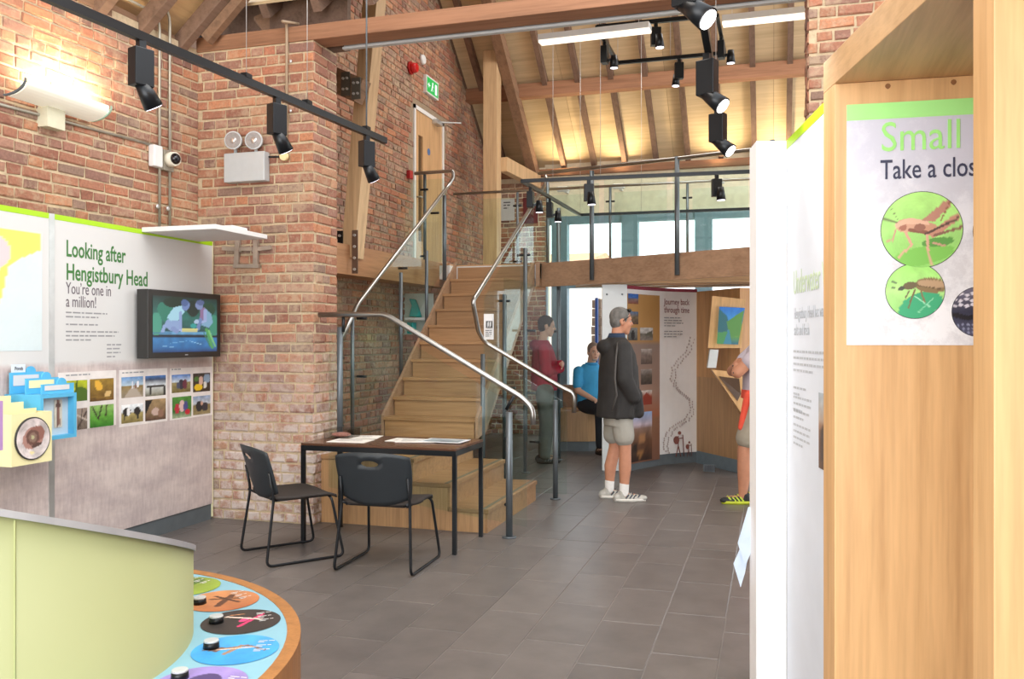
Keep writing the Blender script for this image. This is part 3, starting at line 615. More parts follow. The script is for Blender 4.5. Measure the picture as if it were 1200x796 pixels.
# ================================================================== lighting fittings
LENS = plain('lit_lens', '#ffffff', .3, 0, 0, 5, 6.0); LENSD = plain('dim_lens', '#f6f2ff', .3, 0, 0, 5, 2.0)
def spot(name, loc, rz, tilt, label, group, sc_=1, power=0, side=False, lens=LENSD, col=(1, .9, .76)):
    """gear box hanging from the track with a tilted lamp head; the head points along local +X, down by tilt"""
    t = thing(name, label, 'spotlight', loc, rz, group); s = sc_
    part('adapter', MB().box((-.02*s, -.018*s, -.045*s), (.02*s, .018*s, 0)), BLACKM, t, False)
    part('gear_box', MB().box((-.055*s, -.038*s, -.245*s), (.055*s, .038*s, -.045*s)), BLACKM, t, False, .004)
    d = Vector((math.cos(tilt), 0, -math.sin(tilt)))
    c = Vector((.02*s, (-.105*s if side else 0), (-.20 if side else -.255)*s))
    h = part('lamp_head', MB().cyl(c - d * .045 * s, c + d * .10 * s, .036*s, .052*s, 20), BLACKM, t, False)
    part('yoke', MB().bar(Vector((0, 0, -.22*s)), c, .03*s, .03*s, (1, 0, 0)), BLACKM, t, False)
    part('lens', MB().cyl(c + d * .1 * s, c + d * .104 * s, .043*s, None, 20), lens, h, False)
    if power:
        l = bpy.data.lights.new(name + '_lamp', 'SPOT'); l.energy = power; l.spot_size = math.radians(62); l.spot_blend = .6; l.shadow_soft_size = .04; l.color = col
        o = bpy.data.objects.new(name + '_lamp', l); C.objects.link(o); o.parent = t; o.location = c + d * .13 * s; o.rotation_euler = d.to_track_quat('-Z', 'Y').to_euler()
    return t
def wire(name, p, top, label, group=None, r=.0025): return single(name, MB().cyl(p, (p[0], p[1], top), r, None, 6), SILVER, label, 'cable', group)
# long track on the left
T0, T1 = Vector((-3.07, 2.6, 3.0)), Vector((-2.795, 5.95, 3.0))
tk = thing('lighting_track', 'long black lighting track hung in front of the left brick wall', 'track', (T0 + T1) / 2)
part('track_bar', MB().bar(T0, T1, .035, .045), BLACKM, tk)
for y in (4.35, 4.95, 5.68):
    q = T0.lerp(T1, (y - T0.y) / (T1.y - T0.y)); part('clip', MB().box(q + Vector((-.02, -.03, .02)), q + Vector((.02, .03, .045))), BLACKM, tk)
    single('suspension_wire', MB().cyl(q + Vector((0, 0, .04)), (q.x, q.y, 4.9 if y < 5.5 else 5.2), .002 if y < 5.5 else .006, None, 6), SILVER if y < 5.5 else DGREY, {4.35: 'thin wire holding the left track above the spotlight nearest wall lamp', 4.95: 'thin wire holding the left track above the middle spotlight', 5.68: 'thick grey cable dropping to the far end of left track'}[y], 'cable')
def ontrack(u): 
    return min((T0.lerp(T1, i / 400) for i in range(401)), key=lambda p: abs(px(p)[0] - u)) + Vector((0, 0, -.02))
spot('track_spotlight', ontrack(165), math.radians(72), 1.0, 'black spotlight on left track, nearest of its three, against lit brick wall', 'spotlights on the left track', .93, 45)
spot('track_spotlight', ontrack(324), math.radians(68), 1.0, 'black spotlight in the middle of the left track, above emergency lamps', 'spotlights on the left track', .93, 0)
spot('track_spotlight', ontrack(430), math.radians(65), 1.0, 'black spotlight at far end of the left track, before pale strut', 'spotlights on the left track', .93, 0)
# right hand track, running away over the white panels
R0, R1 = LD(.60, 3.0, 3.0), LD(1.34, 5.6, 3.0)
tk = thing('lighting_track', 'short black track seen end on above the white exhibition panels', 'track', (R0 + R1) / 2)
part('track_bar', MB().bar(R0, R1, .035, .045), BLACKM, tk)
wire('suspension_wire', (R1.lerp(R0, .12).x, R1.lerp(R0, .12).y, 3.0), 6.2, 'long cable dropping to the right track in front of the roof lining')
TR = lambda D: LD(-.287 + .291 * D, D, 2.98)
for D_, lab in ((3.26, 'large black lit spotlight cut off by top edge of the photo'), (4.45, 'large black lit spotlight with long gear box, middle of right track'), (5.5, 'black lit spotlight lowest on right track, just above mezzanine rail')):
    spot('track_spotlight', TR(D_), YAW + math.radians(-38), .72, lab, 'spotlights on the right track', .9, 32, False, LENS, (1, .95, .88))
# two rectangular suspended tracks in the barn
def rect_track(pts, label, wires, thick=.03):
    pts = [Vector(p) for p in pts]; c = sum(pts, Vector()) / 4; t = thing('rectangular_track', label, 'track', c)
    for i in range(4): part('track_bar', MB().bar(pts[i], pts[(i+1) % 4], thick, .035), BLACKM, t)
    for q, top in wires: part('suspension_wire', MB().cyl(q, (q[0], q[1], top), .0025, None, 6), SILVER, t)
    return t
zA = 4.3; A = [onZ2 for onZ2 in (LD(.76, 7.72, zA), LD(1.77, 7.44, zA), LD(2.08, 8.42, zA), LD(1.07, 8.72, zA))]
rect_track(A, 'upper black rectangular track hanging high under the roof lining', [(A[0], 6.4), (A[3], 6.4), ((A[2] + A[3]) / 2, 6.4)])
for (f_, i, lab, rz) in ((.5, 0, 'small black spotlight on front bar of the upper rectangular track', 0), (.35, 3, 'small black spotlight on left bar of the upper rectangular track', 1.2), (.42, 2, 'small black spotlight on back bar of the upper rectangular track', 3.1), (.5, 1, 'small black spotlight on right bar of the upper rectangular track', 1.2)):
    a, b = A[i], A[(i+1) % 4]; spot('small_spotlight', a.lerp(b, 1 - f_ if i == 3 else f_) + Vector((0, 0, -.02)), YAW + rz, 1.52, lab, 'spotlights on the upper rectangular track', .8, 0, True)
zB = 3.1; B = [LD(.1, 8.7, zB), LD(3.2, 8.0, zB), LD(3.9, 10.3, zB), LD(.877, 11.07, zB)]
rect_track(B, 'lower black rectangular track hanging before the mezzanine glass', [(B[0].lerp(B[1], .1), 6.2), (B[3].lerp(B[2], .25), 5.5), (B[3], 5.5), (B[0].lerp(B[1], .25), 6.2)], .03)
for p_, lab, rz in ((B[0].lerp(B[3], .12), 'black spotlight on side bar of lower track, in front of red board', 1.3), (B[0].lerp(B[3], .42), 'black spotlight on side bar of lower track, against the window frame', 1.3),
                    (B[0].lerp(B[1], .213), 'black lit spotlight on front bar of lower track, left of the first grey post', 0), (B[0].lerp(B[1], .602), 'black lit spotlight on front bar of lower track, right of the grey posts', 0)):
    spot('rail_spotlight', p_ + Vector((0, 0, -.02)), YAW + rz, 1.52, lab, 'spotlights on the lower rectangular track', .85, 0, True)
# fluorescent battens
TUBE = plain('lit_diffuser', '#fff6e6', .4, 0, .02, 60, .8)
for (p, q, lab) in ((at(633, 46, 7.84), at(762, 31, 7.47), 'long slim strip light left of spotlights under the roof lining'), (at(847, 24, 7.31), at(960, 12, 7.05), 'slim strip light beside right brick pier under the roof lining')):
    t = thing('strip_light', lab, 'light', (p + q) / 2, 0, 'strip lights hung under the barn roof'); part('housing', MB().bar(p, q, .13, .05), WHITE, t)
    o = Vector((0, 0, -.035)); part('diffuser', MB().bar(p + o, q + o, .10, .02), TUBE, t)
    for k in (.1, .9): a = p.lerp(q, k); part('suspension_wire', MB().cyl(a, (a.x, a.y, 6.0), .002, None, 6), SILVER, t)
# warm uplights along the far eaves
for k, x in enumerate((-3.05, -2.2, -.75, .1)):
    t = thing('eaves_uplight', ['small white uplight at the eaves nearest tall timber post', 'small white uplight at the eaves behind the first grey mezzanine post', 'small white uplight at the eaves left of the white panel', 'small white uplight at the eaves behind the white panel'][k], 'light', (x, 12.8, 3.82), 0, 'uplights along the far eaves')
    part('housing', MB().box((-.09, -.06, -.06), (.09, .06, 0)), WHITE, t, False, .006); part('lens', MB().box((-.07, -.04, .0), (.07, .04, .006)), TUBE, t, False)
    part('bracket', MB().box((-.02, .06, -.05), (.02, .3, -.02)), WHITE, t, False)
    l = bpy.data.lights.new('uplight', 'SPOT'); l.energy = 38; l.color = (1, .78, .46); l.spot_size = math.radians(120); l.spot_blend = .9; l.shadow_soft_size = .06
    o = bpy.data.objects.new('uplight', l); C.objects.link(o); o.parent = t; o.location = (0, 0, .03); o.rotation_euler = (math.radians(192), 0, 0)
# curved uplighter on the left wall
ul = thing('wall_uplighter', 'long curved white uplighter glowing on the left brick wall', 'light', (-4.7, 3.5, 2.95))
def uplighter(y0, y1, mat, root, nm='reflector', dz=0):
    prof = []; 
    for k in range(9): a = math.pi * (.0 + k / 8 * .5); prof.append((-.02 + .175 * math.sin(a), -.095 * math.cos(a)))
    xw = WX((y0 + y1) / 2) + .03; pts = [Vector((xw + .03 + a, y0, 3.155 + z + dz)) for a, z in prof] + [Vector((xw + .03 + a - .006, y0, 3.155 + z + .010 + dz)) for a, z in prof[::-1]]
    mb = MB(); mb.extr(pts, (0, y1 - y0, 0)); return part(nm, mb, mat, root)
uplighter(4.35, 5.04, plain('uplighter_white', '#f6f0e0', .5, 0, .01, 5, .2), ul); uplighter(5.04, 5.052, plain('green_glass_end', '#9fb9a4', .2), ul, 'glass_end')
uplighter(4.335, 4.35, DGREY, ul, 'end_plate')
boxp('mounting_box', (-4.75, 4.62, 2.93), (-4.64, 4.77, 3.07), plain('cream_box', '#cfcab0', .5), ul)
part('lamp_tube', MB().cyl((-4.62, 4.4, 3.15), (-4.62, 5.15, 3.15), .013, None, 10), plain('hot_tube', '#fff0d0', .3, 0, 0, 5, 3), ul)
area_light('uplighter_lamp', (-4.58, 4.78, 3.2), (math.radians(180), math.radians(-22), 0), .12, .6, 11, (1, .84, .58))
# ================================================================== services on the brickwork
def WL(u, v, off=0):   # point on the wing left wall under a pixel
    X = -4.72
    for _ in range(6): p = onX(u, v, X); X = WX(p.y) + off
    return onX(u, v, X)
cd = thing('conduit', 'pair of grey metal conduits running down the left brick wall', 'conduit', WL(190, 200, .02))
ca, cb = WL(187, 22, .03), WL(199, 22, .03)
for c0, lb in ((ca, 0), (cb, .05)):
    part('pipe', MB().tube(rounded([c0 + Vector((0, -.42, .02 + lb)), c0 + Vector((0, 0, .03 + lb)), Vector((c0.x, c0.y, 2.2))], .12), .011, 10), GALV, cd)
    for z in (3.9 - .9, 2.55): part('saddle', MB().ell((c0.x + .008, c0.y - .03, z), (.01, .02, .02), 10, 6), SILVER, cd)
h0, h1 = WL(-20, 117, .02), WL(186, 172, .02)
part('cross_pipe', MB().tube([h0, h1], .011, 8), GALV, cd)
q = WL(193, 187, .03); part('junction_box', MB().box(q + Vector((-.03, -.05, -.09)), q + Vector((.03, .07, .07))), GALV, cd)
c_ = thing('dome_camera', 'cream dome security camera with a dark lens on left brick wall', 'camera', q + Vector((.06, .02, 0)))
part('housing', MB().cyl(q + Vector((.03, .02, 0)), q + Vector((.10, .0, 0)), .062, .055, 24), plain('cream_plastic', '#ddd5c2', .5), c_); part('dome', MB().ell(q + Vector((.10, .0, 0)), (.04, .044, .044), 20, 12), plain('dark_dome', '#17161a', .08), c_)
q = WL(182, 184, .02); single('sensor_box', MB().box(q + Vector((-.01, -.07, -.085)), q + Vector((.05, .03, .085))), WHITE, 'small white sensor box left of the dome camera', 'sensor', None, .01)
# emergency twin lamps on the pier
e = thing('emergency_light', 'grey emergency light box with two round lamps on brick pier', 'light', onY(293, 197, 6.2))
p0, p1 = onY(269, 216, 6.2), onY(316, 179, 6.2)
part('box', MB().box(p0, (p1.x, 6.12, p1.z)), LGREY, e, bevel=.006)
for u_ in (276, 300):
    q = onY(u_, 166, 6.15); h = part('lamp', MB().cyl(q, q + Vector((.01, -.05, 0)), .062, .075, 24).cyl((q.x, 6.15, p1.z), q, .014), LGREY, e)
    part('lens', MB().cyl(q + Vector((.01, -.05, 0)), q + Vector((.011, -.054, 0)), .064, None, 24).ell(q + Vector((.01, -.052, 0)), (.03, .012, .03), 12, 8), plain('reflector_lens', '#d9d4d0', .15, .7, .15, 60), h)
q = onY(335, 184, 6.2); sd = thing('round_sounder', 'small round cream sounder at the foot of conduit on pier', 'sensor', q)
part('body', MB().cyl(q, q + Vector((0, -.04, 0)), .035, None, 20), plain('cream_warm', '#e4cf9c', .5), sd); part('wire', MB().tube([q + Vector((-.03, -.02, 0)), onY(315, 184, 6.17)], .008, 8), BLACKM, sd)
cd = thing('pier_conduit', 'single brown conduit running down front of the brick pier', 'conduit', onY(337, 100, 6.19))
a, b = onY(336, 180, 6.19), onY(338, 40, 6.19); part('pipe', MB().tube(rounded([a, Vector((a.x, a.y, b.z + .1)), Vector((a.x + .02, a.y - .12, 4.05)), Vector((a.x + .08, a.y + .05, 4.08))], .05), .012, 10), plain('brown_pipe', '#a48c72', .5), cd)
for v_ in (72, 130): q = onY(338, v_, 6.18); part('saddle', MB().ell(q + Vector((.02, 0, 0)), (.012, .01, .015), 10, 6), SILVER, cd)
# iron wall tie plates on pier
tp = thing('wall_tie', 'weathered crossed iron tie plates bolted onto the brick pier', 'wall tie', onY(290, 297, 6.2))
IR = plain('grey_iron', '#a08f80', .7, .2, .2)
def pbar(u0, v0, u1, v1, w):
    yy = 6.192 - .0035 * len(tp.children); a, b = onY(u0, v0, yy), onY(u1, v1, yy); part('bar', MB().bar(a, b, .03, w, (0, 1, 0)) if False else MB().obox((a + b) / 2, (b - a) / 2, (0, .014, 0), Vector((-(b - a).z, 0, (b - a).x)).normalized() * w / 2), IR, tp)
pbar(261, 291, 284, 293, .035); pbar(296, 293, 318, 290, .035); pbar(279, 280, 277, 314, .04); pbar(300, 280, 300, 314, .04); pbar(283, 292, 296, 292, .03); pbar(274, 312, 304, 312, .03)
# gable wall services
q = onX(480, 80, GX + .01); al = thing('fire_alarm', 'red round fire alarm sounder high on gable brickwork', 'alarm', q)
part('body', MB().cyl(q, q + Vector((.10, 0, 0)), .07, .055, 20), plain('alarm_red', '#c01a1c', .35), al); part('base', MB().cyl(q, q + Vector((.03, 0, 0)), .08, None, 20), plain('alarm_base', '#a81818', .4), al)
q = onX(494, 70, GX + .01); single('smoke_detector', MB().cyl(q, q + Vector((.04, 0, 0)), .07, .055, 20), WHITE, 'white round detector above the green exit sign', 'sensor')
q0, q1 = onX(498, 108, GX + .03), onX(511, 88, GX + .03); ex = thing('exit_sign', 'lit green running man exit sign above the upper oak door', 'sign', q0)
q1.z = q0.z + .23; part('case', MB().box((GX, q0.y, q0.z), (GX + .05, q0.y + .42, q1.z)), WHITE, ex)
ef = Fr((GX + .051, q0.y + .02, q0.z + .02), (0, 1, 0), (1, 0, 0)); MAN = ('e', .5, .75, .035, .09, 0, '#ffffff')
print_mesh(ef, 0, 0, .38, .19, 40, 20, [(0, '#15a346'), (1, '#15a346')], [('l', .25, .5, .12, .5, .09, '#ffffff'), ('e', .17, .5, .03, .2, 0, '#ffffff'), MAN, ('l', .49, .62, .44, .4, .07, '#ffffff'), ('l', .44, .42, .52, .22, .04, '#ffffff'), ('l', .44, .42, .36, .2, .04, '#ffffff'), ('l', .48, .6, .58, .5, .03, '#ffffff'), ('p', [(.72, .15), (.88, .15), (.88, .85), (.72, .85)], '#ffffff')], attr_mat('sign_glow', .4, 1.1), ex, 'sign_face', noise=0)
q = onX(478, 205, GX + .01); single('call_point', MB().box(q + Vector((0, -.05, -.05)), q + Vector((.05, .05, .05))), plain('call_red', '#a51c22', .4), 'small red fire call point left of the upper door', 'alarm', None, .006)
fb = Fr(onY(586, 259, FY - .03), (1, 0, 0), (0, -1, 0)); q = onY(603, 233, FY - .03)
sg = thing('paper_notice', 'white paper notice beside the timber post on far brick wall', 'notice', fb.O); W_, H_ = (q - fb.O).x, (q - fb.O).z
part('sheet', MB().obox(fb.p(W_/2, H_/2), (W_/2, 0, 0), (0, .004, 0), (0, 0, H_/2)), WHITEB, sg); lines(fb, W_*.25, H_*.82, W_*.5, 3, .045, sg, INK, n=.008, seed=2)
q0, q1 = onY(613, 262, FY - .03), onY(630, 231, FY - .03); single('red_board', MB().box(q0, q1 + Vector((0, .02, 0))), plain('dark_red', '#6e2a2c', .6), 'dark red board on the brick wall right of the paper notice', 'board')
# ================================================================== left exhibition panels
PX = -4.48; PT = 2.318
def grass_mat():
    t = NT('panel_print'); pos = t.new('ShaderNodeNewGeometry').outputs['Position']; sep = t.new('ShaderNodeSeparateXYZ'); t.link(pos, sep.inputs[0])
    mp = t.new('ShaderNodeMapping'); mp.inputs['Scale'].default_value = (1, 26, 5); mp.inputs['Rotation'].default_value = (.6, 0, 0); t.link(pos, mp.inputs['Vector'])
    wv_ = t.noise(1.6, 6, mp.outputs[0], .7); mp2 = t.new('ShaderNodeMapping'); mp2.inputs['Scale'].default_value = (1, 2.2, 5.5); t.link(pos, mp2.inputs['Vector']); f2 = t.noise(1.5, 5, mp2.outputs[0], .6)
    g = t.mix(.45, t.ramp(wv_, [(.35, lin('#bcaaa6')), (.65, lin('#dccdc8'))]), t.ramp(f2, [(.35, lin('#a99c9f')), (.65, lin('#dfd2cc'))]))
    mr = t.new('ShaderNodeMapRange'); t.link(sep.outputs[2], mr.inputs[0]); mr.inputs[1].default_value = 1.34; mr.inputs[2].default_value = 1.38
    ad = t.new('ShaderNodeMath', operation='ADD'); nn = t.new('ShaderNodeMath', operation='MULTIPLY'); t.link(f2, nn.inputs[0]); nn.inputs[1].default_value = .05; t.link(sep.outputs[2], ad.inputs[0]); t.link(nn.outputs[0], ad.inputs[1]); t.link(ad.outputs[0], mr.inputs[0])
    c = t.mix(mr.outputs[0], g, lin('#d6d5d3')); t.base(c); t.b.inputs['Roughness'].default_value = .38; return t.m
PPRINT = grass_mat()
pa = thing('exhibition_panel', 'tall white display panel with green top edge, heading and photo rows', 'display panel', (PX - .03, 5.35, 0), 0)
pb = thing('exhibition_panel', 'tall display panel with yellow edged map at the left edge', 'display panel', (PX - .03, 3.7, 0), 0)
for root, y0, y1 in ((pa, 4.515, 6.17), (pb, 2.9, 4.47)):
    part('board', MB().box((PX - .06, y0, .13), (PX, y1, PT - .035)), PPRINT, root); part('top_edge', MB().box((PX - .06, y0, PT - .035), (PX + .002, y1, PT)), LIME, root)
    part('plinth', MB().box((PX - .055, y0, 0), (PX - .01, y1, .13)), DGREY, root)
part('edge_strip', MB().box((PX - .061, 6.17, 0.02), (PX, 6.185, PT)), plain('edge_cream', '#e8e2b8', .5), pa)
part('edge_strip', MB().box((PX - .05, 4.47, 0), (PX + .004, 4.515, PT)), SILVER, pb)
PF = Fr((PX, 0, 0), (0, 1, 0), (1, 0, 0))
def PP(u, v): p = onX(u, v, PX); return p.y, p.z
y, z = PP(77, 300); text('Looking after', PF, y, z, .155, INKG, pa, 'heading', sx=.66, bold=.0022)
y2, z2 = PP(77, 327.5); text('Hengistbury Head', PF, y, z2, .155, INKG, pa, 'heading', sx=.69, bold=.0022)
y3, z3 = PP(77, 344); text('You\u2019re one in', PF, y, z3, .112, plain('grey_violet_ink', '#6a6068', .6), pa, 'heading', sx=.66)
y3, z3 = PP(77, 359.5); text('a million!', PF, y, z3, .112, MATS['grey_violet_ink'], pa, 'heading', sx=.66)
for v_, n_, w_ in ((367, 2, .42), (381, 1, .48), (389.5, 3, .5)): yy, zz = PP(77, v_); lines(PF, yy, zz, w_, n_, .028, pa, INKL, seed=int(v_))
yy, zz = PP(125, 405); lines(PF, yy, zz, .15, 4, .028, pa, INKL, seed=9)
PH = [ (72,102,447,472,'green leaves on a stem',[(0,'#6f7a1c'),(1,'#b9c21d')],[('e',.3,.5,.25,.4,.5,'#c9cf2e'),('e',.8,.3,.3,.4,.5,'#4c6a16'),('l',.5,0,.6,1,.08,'#3f5a14')]),
 (105,133,444.7,471,'yellow butterfly',[(0,'#6b4a1c'),(1,'#9a7a2c')],[('e',.35,.7,.15,.25,.3,'#e6b13c'),('e',.75,.3,.12,.16,-.6,'#ddb97a'),('l',.1,.2,.9,.1,.06,'#8b6a26')]),
 (90,102,479,504,'twigs',[(0,'#6d5e52'),(1,'#a08e80')],[('l',.1,.1,.9,.8,.12,'#4b3b33'),('l',0,.7,1,.4,.1,'#c2b3a6'),('l',.3,0,.5,1,.08,'#584840')]),
 (105,133,476,502,'trees on grass',[(0,'#2f7a1d'),(.45,'#5da033'),(1,'#8fb765')],[('l',.1,.95,.35,.35,.05,'#2c2418'),('l',.5,1,.35,.35,.05,'#2c2418'),('l',.7,.95,.66,.5,.06,'#37301f')]),
 (142,167.5,442.5,467,'walkers on a path',[(0,'#9c8f7b'),(.55,'#86703f'),(.6,'#b3c8d6'),(1,'#5f8fc4')],[('p',[(.1,0),(.95,0),(.62,.55),(.5,.55)],'#b3a596'),('e',.5,.6,.04,.16,0,'#e8e8ef'),('e',.75,.62,.05,.18,0,'#f0eef2'),('e',.63,.55,.03,.15,0,'#7a3f42')]),
 (170,194,441,465,'bench against the sea',[(0,'#6e6a52'),(.3,'#b7b8b0'),(.55,'#cfd6dc'),(.8,'#465066'),(1,'#3c74b8')],[('p',[(.05,.4),(.95,.45),(.95,.55),(.05,.52)],'#2a2622'),('p',[(.2,.1),(.28,.1),(.28,.5),(.2,.5)],'#2a2622'),('p',[(.88,.0),(.96,.0),(.96,.5),(.88,.5)],'#1f1c1a')]),
 (142,167.5,475,497,'cattle grazing',[(0,'#8a7a45'),(.5,'#a3935b'),(.6,'#d9dee2'),(1,'#f1f4f6')],[('e',.25,.6,.2,.22,0,'#201c1c'),('e',.33,.6,.08,.22,0,'#f0efee'),('e',.72,.6,.16,.22,0,'#231e1d'),('l',.14,.2,.14,.5,.06,'#201c1c'),('l',.75,.2,.75,.5,.06,'#201c1c')]),
 (170,194,469,494,'rough grass and animal',[(0,'#5a3f30'),(1,'#a58a62')],[('p',[(0,1),(.35,1),(.05,.4),(0,.4)],'#111014'),('e',.5,.4,.2,.2,0,'#c3a89c'),('e',.75,.3,.14,.2,0,'#8f6b58')]),
 (201,223,439.7,461,'group on a hill',[(0,'#77693a'),(.55,'#93865a'),(.6,'#cfdbe6'),(1,'#3f78c6')],[('e',.5,.45,.16,.28,0,'#33303c'),('e',.7,.45,.12,.26,0,'#6a3040'),('e',.35,.4,.1,.2,0,'#4a5068')]),
 (226,246,438,460,'visitors at a stall',[(0,'#3c2c20'),(1,'#4a4038')],[('e',.3,.25,.25,.18,0,'#e8c022'),('e',.45,.6,.12,.25,0,'#d9b4a4'),('e',.8,.7,.2,.25,0,'#8fa4bc'),('e',.2,.7,.12,.15,0,'#4f7a34'),('e',.7,.35,.1,.2,0,'#e0ded8')]),
 (201.7,224,466,491,'volunteers in red',[(0,'#aab694'),(.3,'#2f6a24'),(1,'#4d8a35')],[('e',.25,.45,.12,.25,0,'#b5283a'),('e',.5,.55,.14,.28,0,'#dcb8b4'),('e',.7,.5,.12,.26,0,'#4a4a86'),('e',.8,.25,.15,.12,0,'#c02030')]),
 (226,246.3,465,487,'people on the heath',[(0,'#9a8a62'),(.5,'#85744a'),(.6,'#c6cdd6'),(1,'#8fa4c4')],[('e',.35,.45,.18,.3,0,'#28262c'),('e',.68,.4,.18,.24,0,'#38343c'),('e',.5,.6,.08,.12,0,'#d0a48c')]) ]
for (u0, u1, v0, v1, lab, bg, shp) in PH:
    ya, zt_ = PP(u0, v0); yb, _ = PP(u1, v0); _, zb = PP(u0, v1)
    print_mesh(PF, ya, zb, yb - ya, zt_ - zb, 22, 20, bg, shp, PRINT, pa, noise=.3, nsc=9, seed=int(u0), label='photo print of ' + lab)
for u_, v_, w_ in ((77, 441, .32), (143, 438, .30), (201, 434, .28)): yy, zz = PP(u_, v_); lines(PF, yy, zz, w_, 1, .026, pa, INKL, seed=int(u_))
for (u0, u1, v0, v1) in ((68, 136, 437, 507), (139.5, 196, 434, 501), (199, 249, 432, 493)):
    ya, za = PP(u0, v0); yb, _ = PP(u1, v0); _, zb = PP(u0, v1); part('photo_border', MB().box((PX, ya, zb), (PX + .0008, yb, za)), plain('print_white', '#e9e2de', .4), pa)
# map on the first panel
ya, za = PP(0, 266); yb, _ = PP(49, 272); _, zb = PP(49, 411); yl = yb - 1.15; zt2 = PP(49, 273)[1]
print_mesh(PF, yl, zb, yb - yl, zt2 - zb, 60, 60, [(0, '#d5e2e4'), (1, '#d5e2e4')], [('p', [(0, 1), (1, 1), (1, .86), (.88, .78), (.78, .68), (.74, .45), (.68, .25), (.5, .12), (.3, .05), (0, .05)], '#f2ee6c'), ('p', [(0, .93), (.7, .93), (.78, .8), (.72, .66), (.66, .45), (.6, .28), (.4, .18), (0, .2)], '#e3ece6'), ('e', .66, .8, .14, .14, 0, '#d9c9cc'), ('e', .52, .62, .08, .1, 0, '#cfa9a8'), ('e', .5, .8, .1, .08, .4, '#ead0d4'), ('e', .5, .33, .14, .06, .3, '#c9d18e'), ('e', .55, .29, .1, .03, .4, '#d9924e'), ('e', .52, .17, .12, .05, .2, '#cf86d8'), ('l', .1, .22, .64, .24, .02, '#e89a4a')], PRINT, pb, 'map_print', noise=.04)
# projector shelf
sh = thing('projector_shelf', 'white shelf jutting out from the top of heading panel', 'shelf', (PX, 5.9, PT))
y0, y1 = onX(166, 268, PX).y, onX(233, 282, PX).y
part('shelf_board', MB().box((PX, y0, PT - .02), (PX + .64, y1, PT + .015)), WHITE, sh, bevel=.003)
q = Vector((PX + .45, (y0 + y1) / 2 + .1, PT + .015)); pj = thing('projector', 'small white and black projector lying on the jutting shelf', 'projector', q)
part('body', MB().box(q + Vector((-.1, -.1, 0)), q + Vector((.1, .1, .04))), WHITE, pj, bevel=.01); part('lens', MB().cyl(q + Vector((.0, -.12, .02)), q + Vector((.0, -.1, .02)), .018), BLACKM, pj)
# television
tv = thing('television', 'black wall television showing two children pond dipping', 'television', (PX + .08, 5.9, 1.6))
ty0, ty1 = onX(173.5, 380, PX + .13).y, onX(258.5, 380, PX + .13).y; TX = PX + .13; tzt, tzb = onX(173, 338.5, TX).z, onX(173, 420.5, TX).z
part('casing', MB().box((PX + .03, ty0 + .0, tzb), (TX, ty1, tzt)), plain('tv_black', '#2a2826', .4), tv, bevel=.004); boxp('mount', (PX, ty0 + .3, tzb + .2), (PX + .03, ty1 - .3, tzt - .2), DGREY, tv)
TF = Fr((TX, ty0, tzb), (0, 1, 0), (1, 0, 0)); tw, th = ty1 - ty0, tzt - tzb
print_mesh(TF, tw*.055, th*.085, tw*.885, th*.83, 90, 64, [(0, '#1d3f70'), (.1, '#2f6fa8'), (.26, '#3b80b8'), (.27, '#1b2530'), (.31, '#1b2530'), (.32, '#5f9cc6'), (.36, '#6ba6cc'), (.38, '#224a4c'), (.6, '#2c6f66'), (1, '#14302e')],
  [('e', .2, .7, .12, .2, .4, '#2f7f6a'), ('e', .85, .8, .12, .12, 0, '#1b4636'), ('e', .35, .9, .2, .1, .1, '#113026'), ('e', .05, .5, .08, .2, 0, '#4a9c84'), ('e', .95, .5, .08, .2, 0, '#3c8c74'), ('e', .6, .8, .1, .15, 0, '#17302c'),
   ('e', .3, .49, .13, .11, -.6, '#8ea6cf'), ('l', .17, .47, .14, .37, .05, '#93aad4'), ('l', .3, .42, .34, .38, .08, '#8396c4'), ('p', [(.2, .62), (.3, .8), (.43, .85), (.47, .74), (.38, .58), (.26, .56)], '#a6d3e4'), ('l', .41, .72, .4, .4, .045, '#8fa2cf'), ('l', .4, .4, .44, .38, .04, '#a9b9de'), ('e', .49, .84, .055, .09, -.3, '#6f87b8'), ('e', .47, .9, .055, .06, .3, '#4f6796'),
   ('p', [(.78, .84), (.9, .72), (.93, .55), (.86, .45), (.74, .5), (.74, .7)], '#7fa8c4'), ('p', [(.72, .8), (.8, .84), (.78, .55), (.7, .5)], '#8b6f94'), ('l', .8, .78, .8, .57, .045, '#9aa8d2'), ('l', .8, .57, .66, .55, .04, '#9fb0d8'), ('e', .70, .86, .06, .08, .3, '#7b8bb6'), ('e', .72, .92, .065, .05, 0, '#55658e'), ('l', .72, .6, .68, .42, .06, '#6f86b4'),
   ('p', [(.43, .37), (.67, .37), (.68, .43), (.43, .43)], '#c7c38a'), ('p', [(.43, .41), (.68, .41), (.68, .435), (.43, .435)], '#e7e08a'), ('e', .61, .48, .05, .045, 0, '#2f9c98'), ('e', .66, .56, .04, .04, 0, '#a9c0da'),
   ('l', .82, .42, .92, .08, .05, '#4f9c5c'), ('l', .86, .4, .97, .1, .03, '#7cbf7a'), ('l', .78, .35, .88, .1, .02, '#3b7d56'), ('l', .0, .345, 1, .355, .008, '#3a6f98'), ('l', .55, .2, .75, .13, .012, '#8fc0e4'), ('l', .25, .16, .5, .2, .012, '#6ba8d8'), ('l', .1, .12, .3, .09, .01, '#82b6e0')],
  SCREEN, tv, 'screen', noise=.22, nsc=16)
part('badge', MB().box(TF.p(tw*.48, th*.035, 0), TF.p(tw*.52, th*.05, .001)), INKL, tv)
